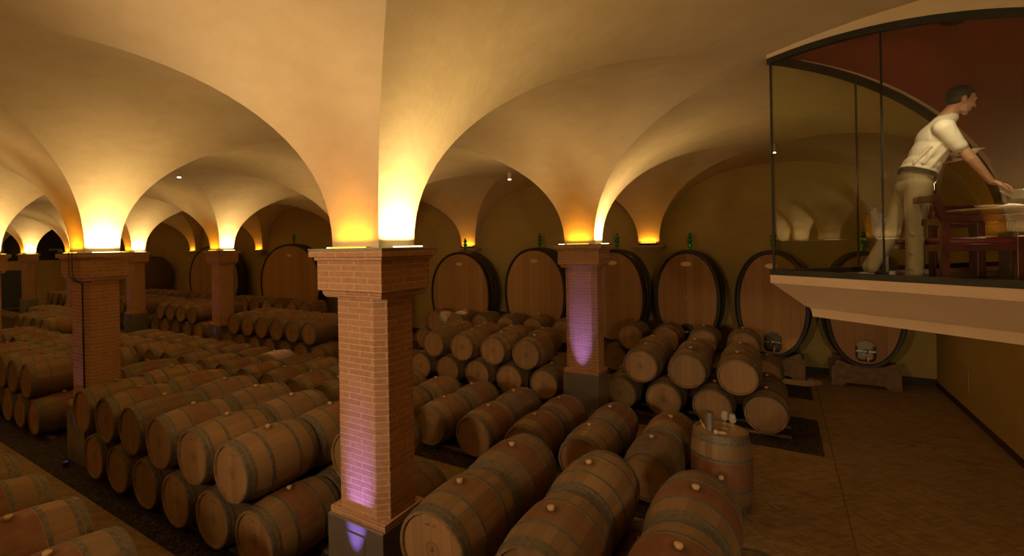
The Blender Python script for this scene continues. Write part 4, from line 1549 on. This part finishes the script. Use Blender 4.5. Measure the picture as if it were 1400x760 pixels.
body += hand(wrN, (0.86, 0.02, -0.42), (0.40, 0.05, 0.90), 0, 0.30, 1)
body += hand(wrF, (1.0, -0.05, 0.02), (0.05, 0.0, -1.0), 0, 0.18, 1)
blob(body, 0.0046, 'body', M_SKIN, man, 2)
blob([he(-0.022, 0, 0.048, 0.087, 0.078, 0.082), he(-0.046, 0, 0.004, 0.056, 0.069, 0.068), he(-0.006, 0, 0.076, 0.076, 0.066, 0.054),
      he(0.008, 0.066, 0.026, 0.015, 0.011, 0.028), he(0.008, -0.066, 0.026, 0.015, 0.011, 0.028)], 0.0055, 'hair', M_HAIR, man, 2)
for s in (-1, 1):
    blob([he(0.087, s * 0.027, 0.035, 0.004, 0.018, 0.0040)], 0.0025, 'eyebrow', M_HAIR, man, 1)
    bm = bmesh.new(); bmesh.ops.create_icosphere(bm, subdivisions=2, radius=1, matrix=Matrix.Translation(hp(0.072, s * 0.029, 0.011)) @ Matrix.Diagonal((0.009, 0.012, 0.006, 1)))
    from_bm('eye', bm, M_EYE, man, 180)
shirt = [
    ('c', (0.188, -0.152, 1.343), (0.252, 0.150, 1.368), 0.076, 0.076), ('c', (0.215, 0, 1.375), (0.262, 0, 1.43), 0.076, 0.062),
    ('e', (0.192, 0, 1.28), (0.118, 0.170, 0.155), (0, 0.35, 0)), ('e', (0.150, 0, 1.16), (0.122, 0.162, 0.17), (0, 0.40, 0)),
    ('e', (0.100, 0, 1.055), (0.125, 0.160, 0.10), (0, 0.42, 0)), ('e', (0.080, 0, 1.010), (0.130, 0.162, 0.045), (0, 0.42, 0)),
    ('c', (0.183, -0.162, 1.335), (0.235, -0.186, 1.225), 0.074, 0.060), ('c', (0.235, -0.186, 1.225), (0.262, -0.194, 1.175), 0.057, 0.055),
    ('c', (0.255, 0.155, 1.355), (0.215, 0.220, 1.23), 0.068, 0.062),
    ('c', (0.05, -0.150, 1.06), (0.18, -0.155, 1.24), 0.014, 0.010), ('c', (0.10, -0.155, 1.03), (0.21, -0.145, 1.18), 0.012, 0.012), ('c', (0.00, -0.12, 1.07), (0.10, -0.155, 1.20), 0.012, 0.010),
]
blob(shirt, 0.008, 'shirt', M_SHIRT, man, 3)
blob([('c', (0.238, 0, 1.405), (0.285, 0, 1.452), 0.074, 0.064)], 0.008, 'collar', M_SHIRT, man, 2)
tr = [
    ('e', (0.055, 0, 0.945), (0.112, 0.158, 0.080), (0, 0.40, 0)), ('e', (0.040, 0, 0.87), (0.112, 0.160, 0.09)),
    ('c', (0.040, -0.085, 0.87), (0.015, -0.09, 0.50), 0.094, 0.068), ('c', (0.015, -0.09, 0.50), (0.0, -0.10, 0.13), 0.068, 0.060), ('c', (0.0, -0.10, 0.13), (0.004, -0.10, 0.06), 0.062, 0.062),
    ('c', (0.040, 0.085, 0.87), (-0.045, 0.13, 0.51), 0.094, 0.068), ('c', (-0.045, 0.13, 0.51), (-0.180, 0.17, 0.22), 0.068, 0.058), ('c', (-0.180, 0.17, 0.22), (-0.205, 0.175, 0.165), 0.060, 0.062),
    ('c', (0.05, -0.160, 0.80), (0.055, -0.15, 0.6), 0.012, 0.008), ('c', (-0.04, -0.15, 0.46), (0.05, -0.145, 0.41), 0.010, 0.010), ('c', (-0.05, -0.148, 0.30), (0.04, -0.150, 0.25), 0.010, 0.010), ('c', (-0.055, -0.148, 0.17), (0.04, -0.150, 0.14), 0.012, 0.010),
    ('e', (0.006, -0.10, 0.048), (0.075, 0.072, 0.02)),
]
blob(tr, 0.008, 'trousers', M_CHINO, man, 3)
bm = bmesh.new()
Mb = Matrix.Translation((0.070, 0, 0.985)) @ Matrix.Rotation(0.42, 4, 'Y')
pts = oval(0.122, 0.164, 48, 2.1)
rr = []
for dw, z in ((0, -0.018), (0.005, -0.018), (0.005, 0.018), (0, 0.018)):
    rr.append([bm.verts.new(Mb @ Vector((x * (1 + dw / .128), y * (1 + dw / .17), z))) for x, y in pts])
for a, b in zip(rr, rr[1:] + rr[:1]):
    for i in range(48):
        bm.faces.new((a[i], a[(i + 1) % 48], b[(i + 1) % 48], b[i]))
belt = from_bm('belt', bm, M_LEATHER, man, 40)
bm = bmesh.new(); box(bm, -0.004, 0.006, -0.025, 0.025, -0.02, 0.02, 0.003, Mb @ Matrix.Translation((0.128, 0, 0))); from_bm('buckle', bm, M_STEEL, belt)
bm = bmesh.new()
kx, ky = 0.128, -0.125
for k in range(16):
    a0, a1 = 2 * pi * k / 16, 2 * pi * (k + 1) / 16
    tube(bm, (kx + 0.018 * cos(a0), ky, 0.905 + 0.018 * sin(a0)), (kx + 0.018 * cos(a1), ky, 0.905 + 0.018 * sin(a1)), 0.003, None, 6)
tube(bm, (kx, ky, 0.923), (kx, ky, 0.955), 0.004, None, 6); tube(bm, (kx, ky, 0.887), (kx + 0.004, ky, 0.83), 0.004, 0.003, 6)
from_bm('keys', bm, M_STEEL, man)
for Ms, pitch in ((Matrix.Translation((-0.005, -0.10, 0.0)), 0.0), (Matrix.Translation((-0.065, 0.185, 0.0)) @ Matrix.Rotation(0.72, 4, 'Y') @ Matrix.Translation((-0.17, 0, 0)), 0.72)):
    pr = [('c', tuple(Ms @ Vector((-0.035, 0, 0.042))), tuple(Ms @ Vector((0.13, 0, 0.034))), 0.040, 0.034), ('e', tuple(Ms @ Vector((0.15, 0, 0.030))), (0.05, 0.042, 0.028), (0, pitch, 0)),
          ('c', tuple(Ms @ Vector((-0.02, 0, 0.05))), tuple(Ms @ Vector((-0.01, 0, 0.10))), 0.042, 0.040)]
    blob(pr, 0.007, 'shoe', M_LEATHER, man, 2)
# plate balanced on the far hand
pc = man.matrix_world if False else (Matrix.Translation(GW(4.20, 4.40)) @ Matrix.Rotation(YAW - MR, 4, 'Z'))
plate('dinner_plate', tuple(pc @ Vector((0.475, 0.205, 1.146))), 0.132, 'wide pale plate balanced on the raised hand of the person', 'plate', (0, radians(-6), YAW - MR), 0.034)
print('barrels', n_barrels)
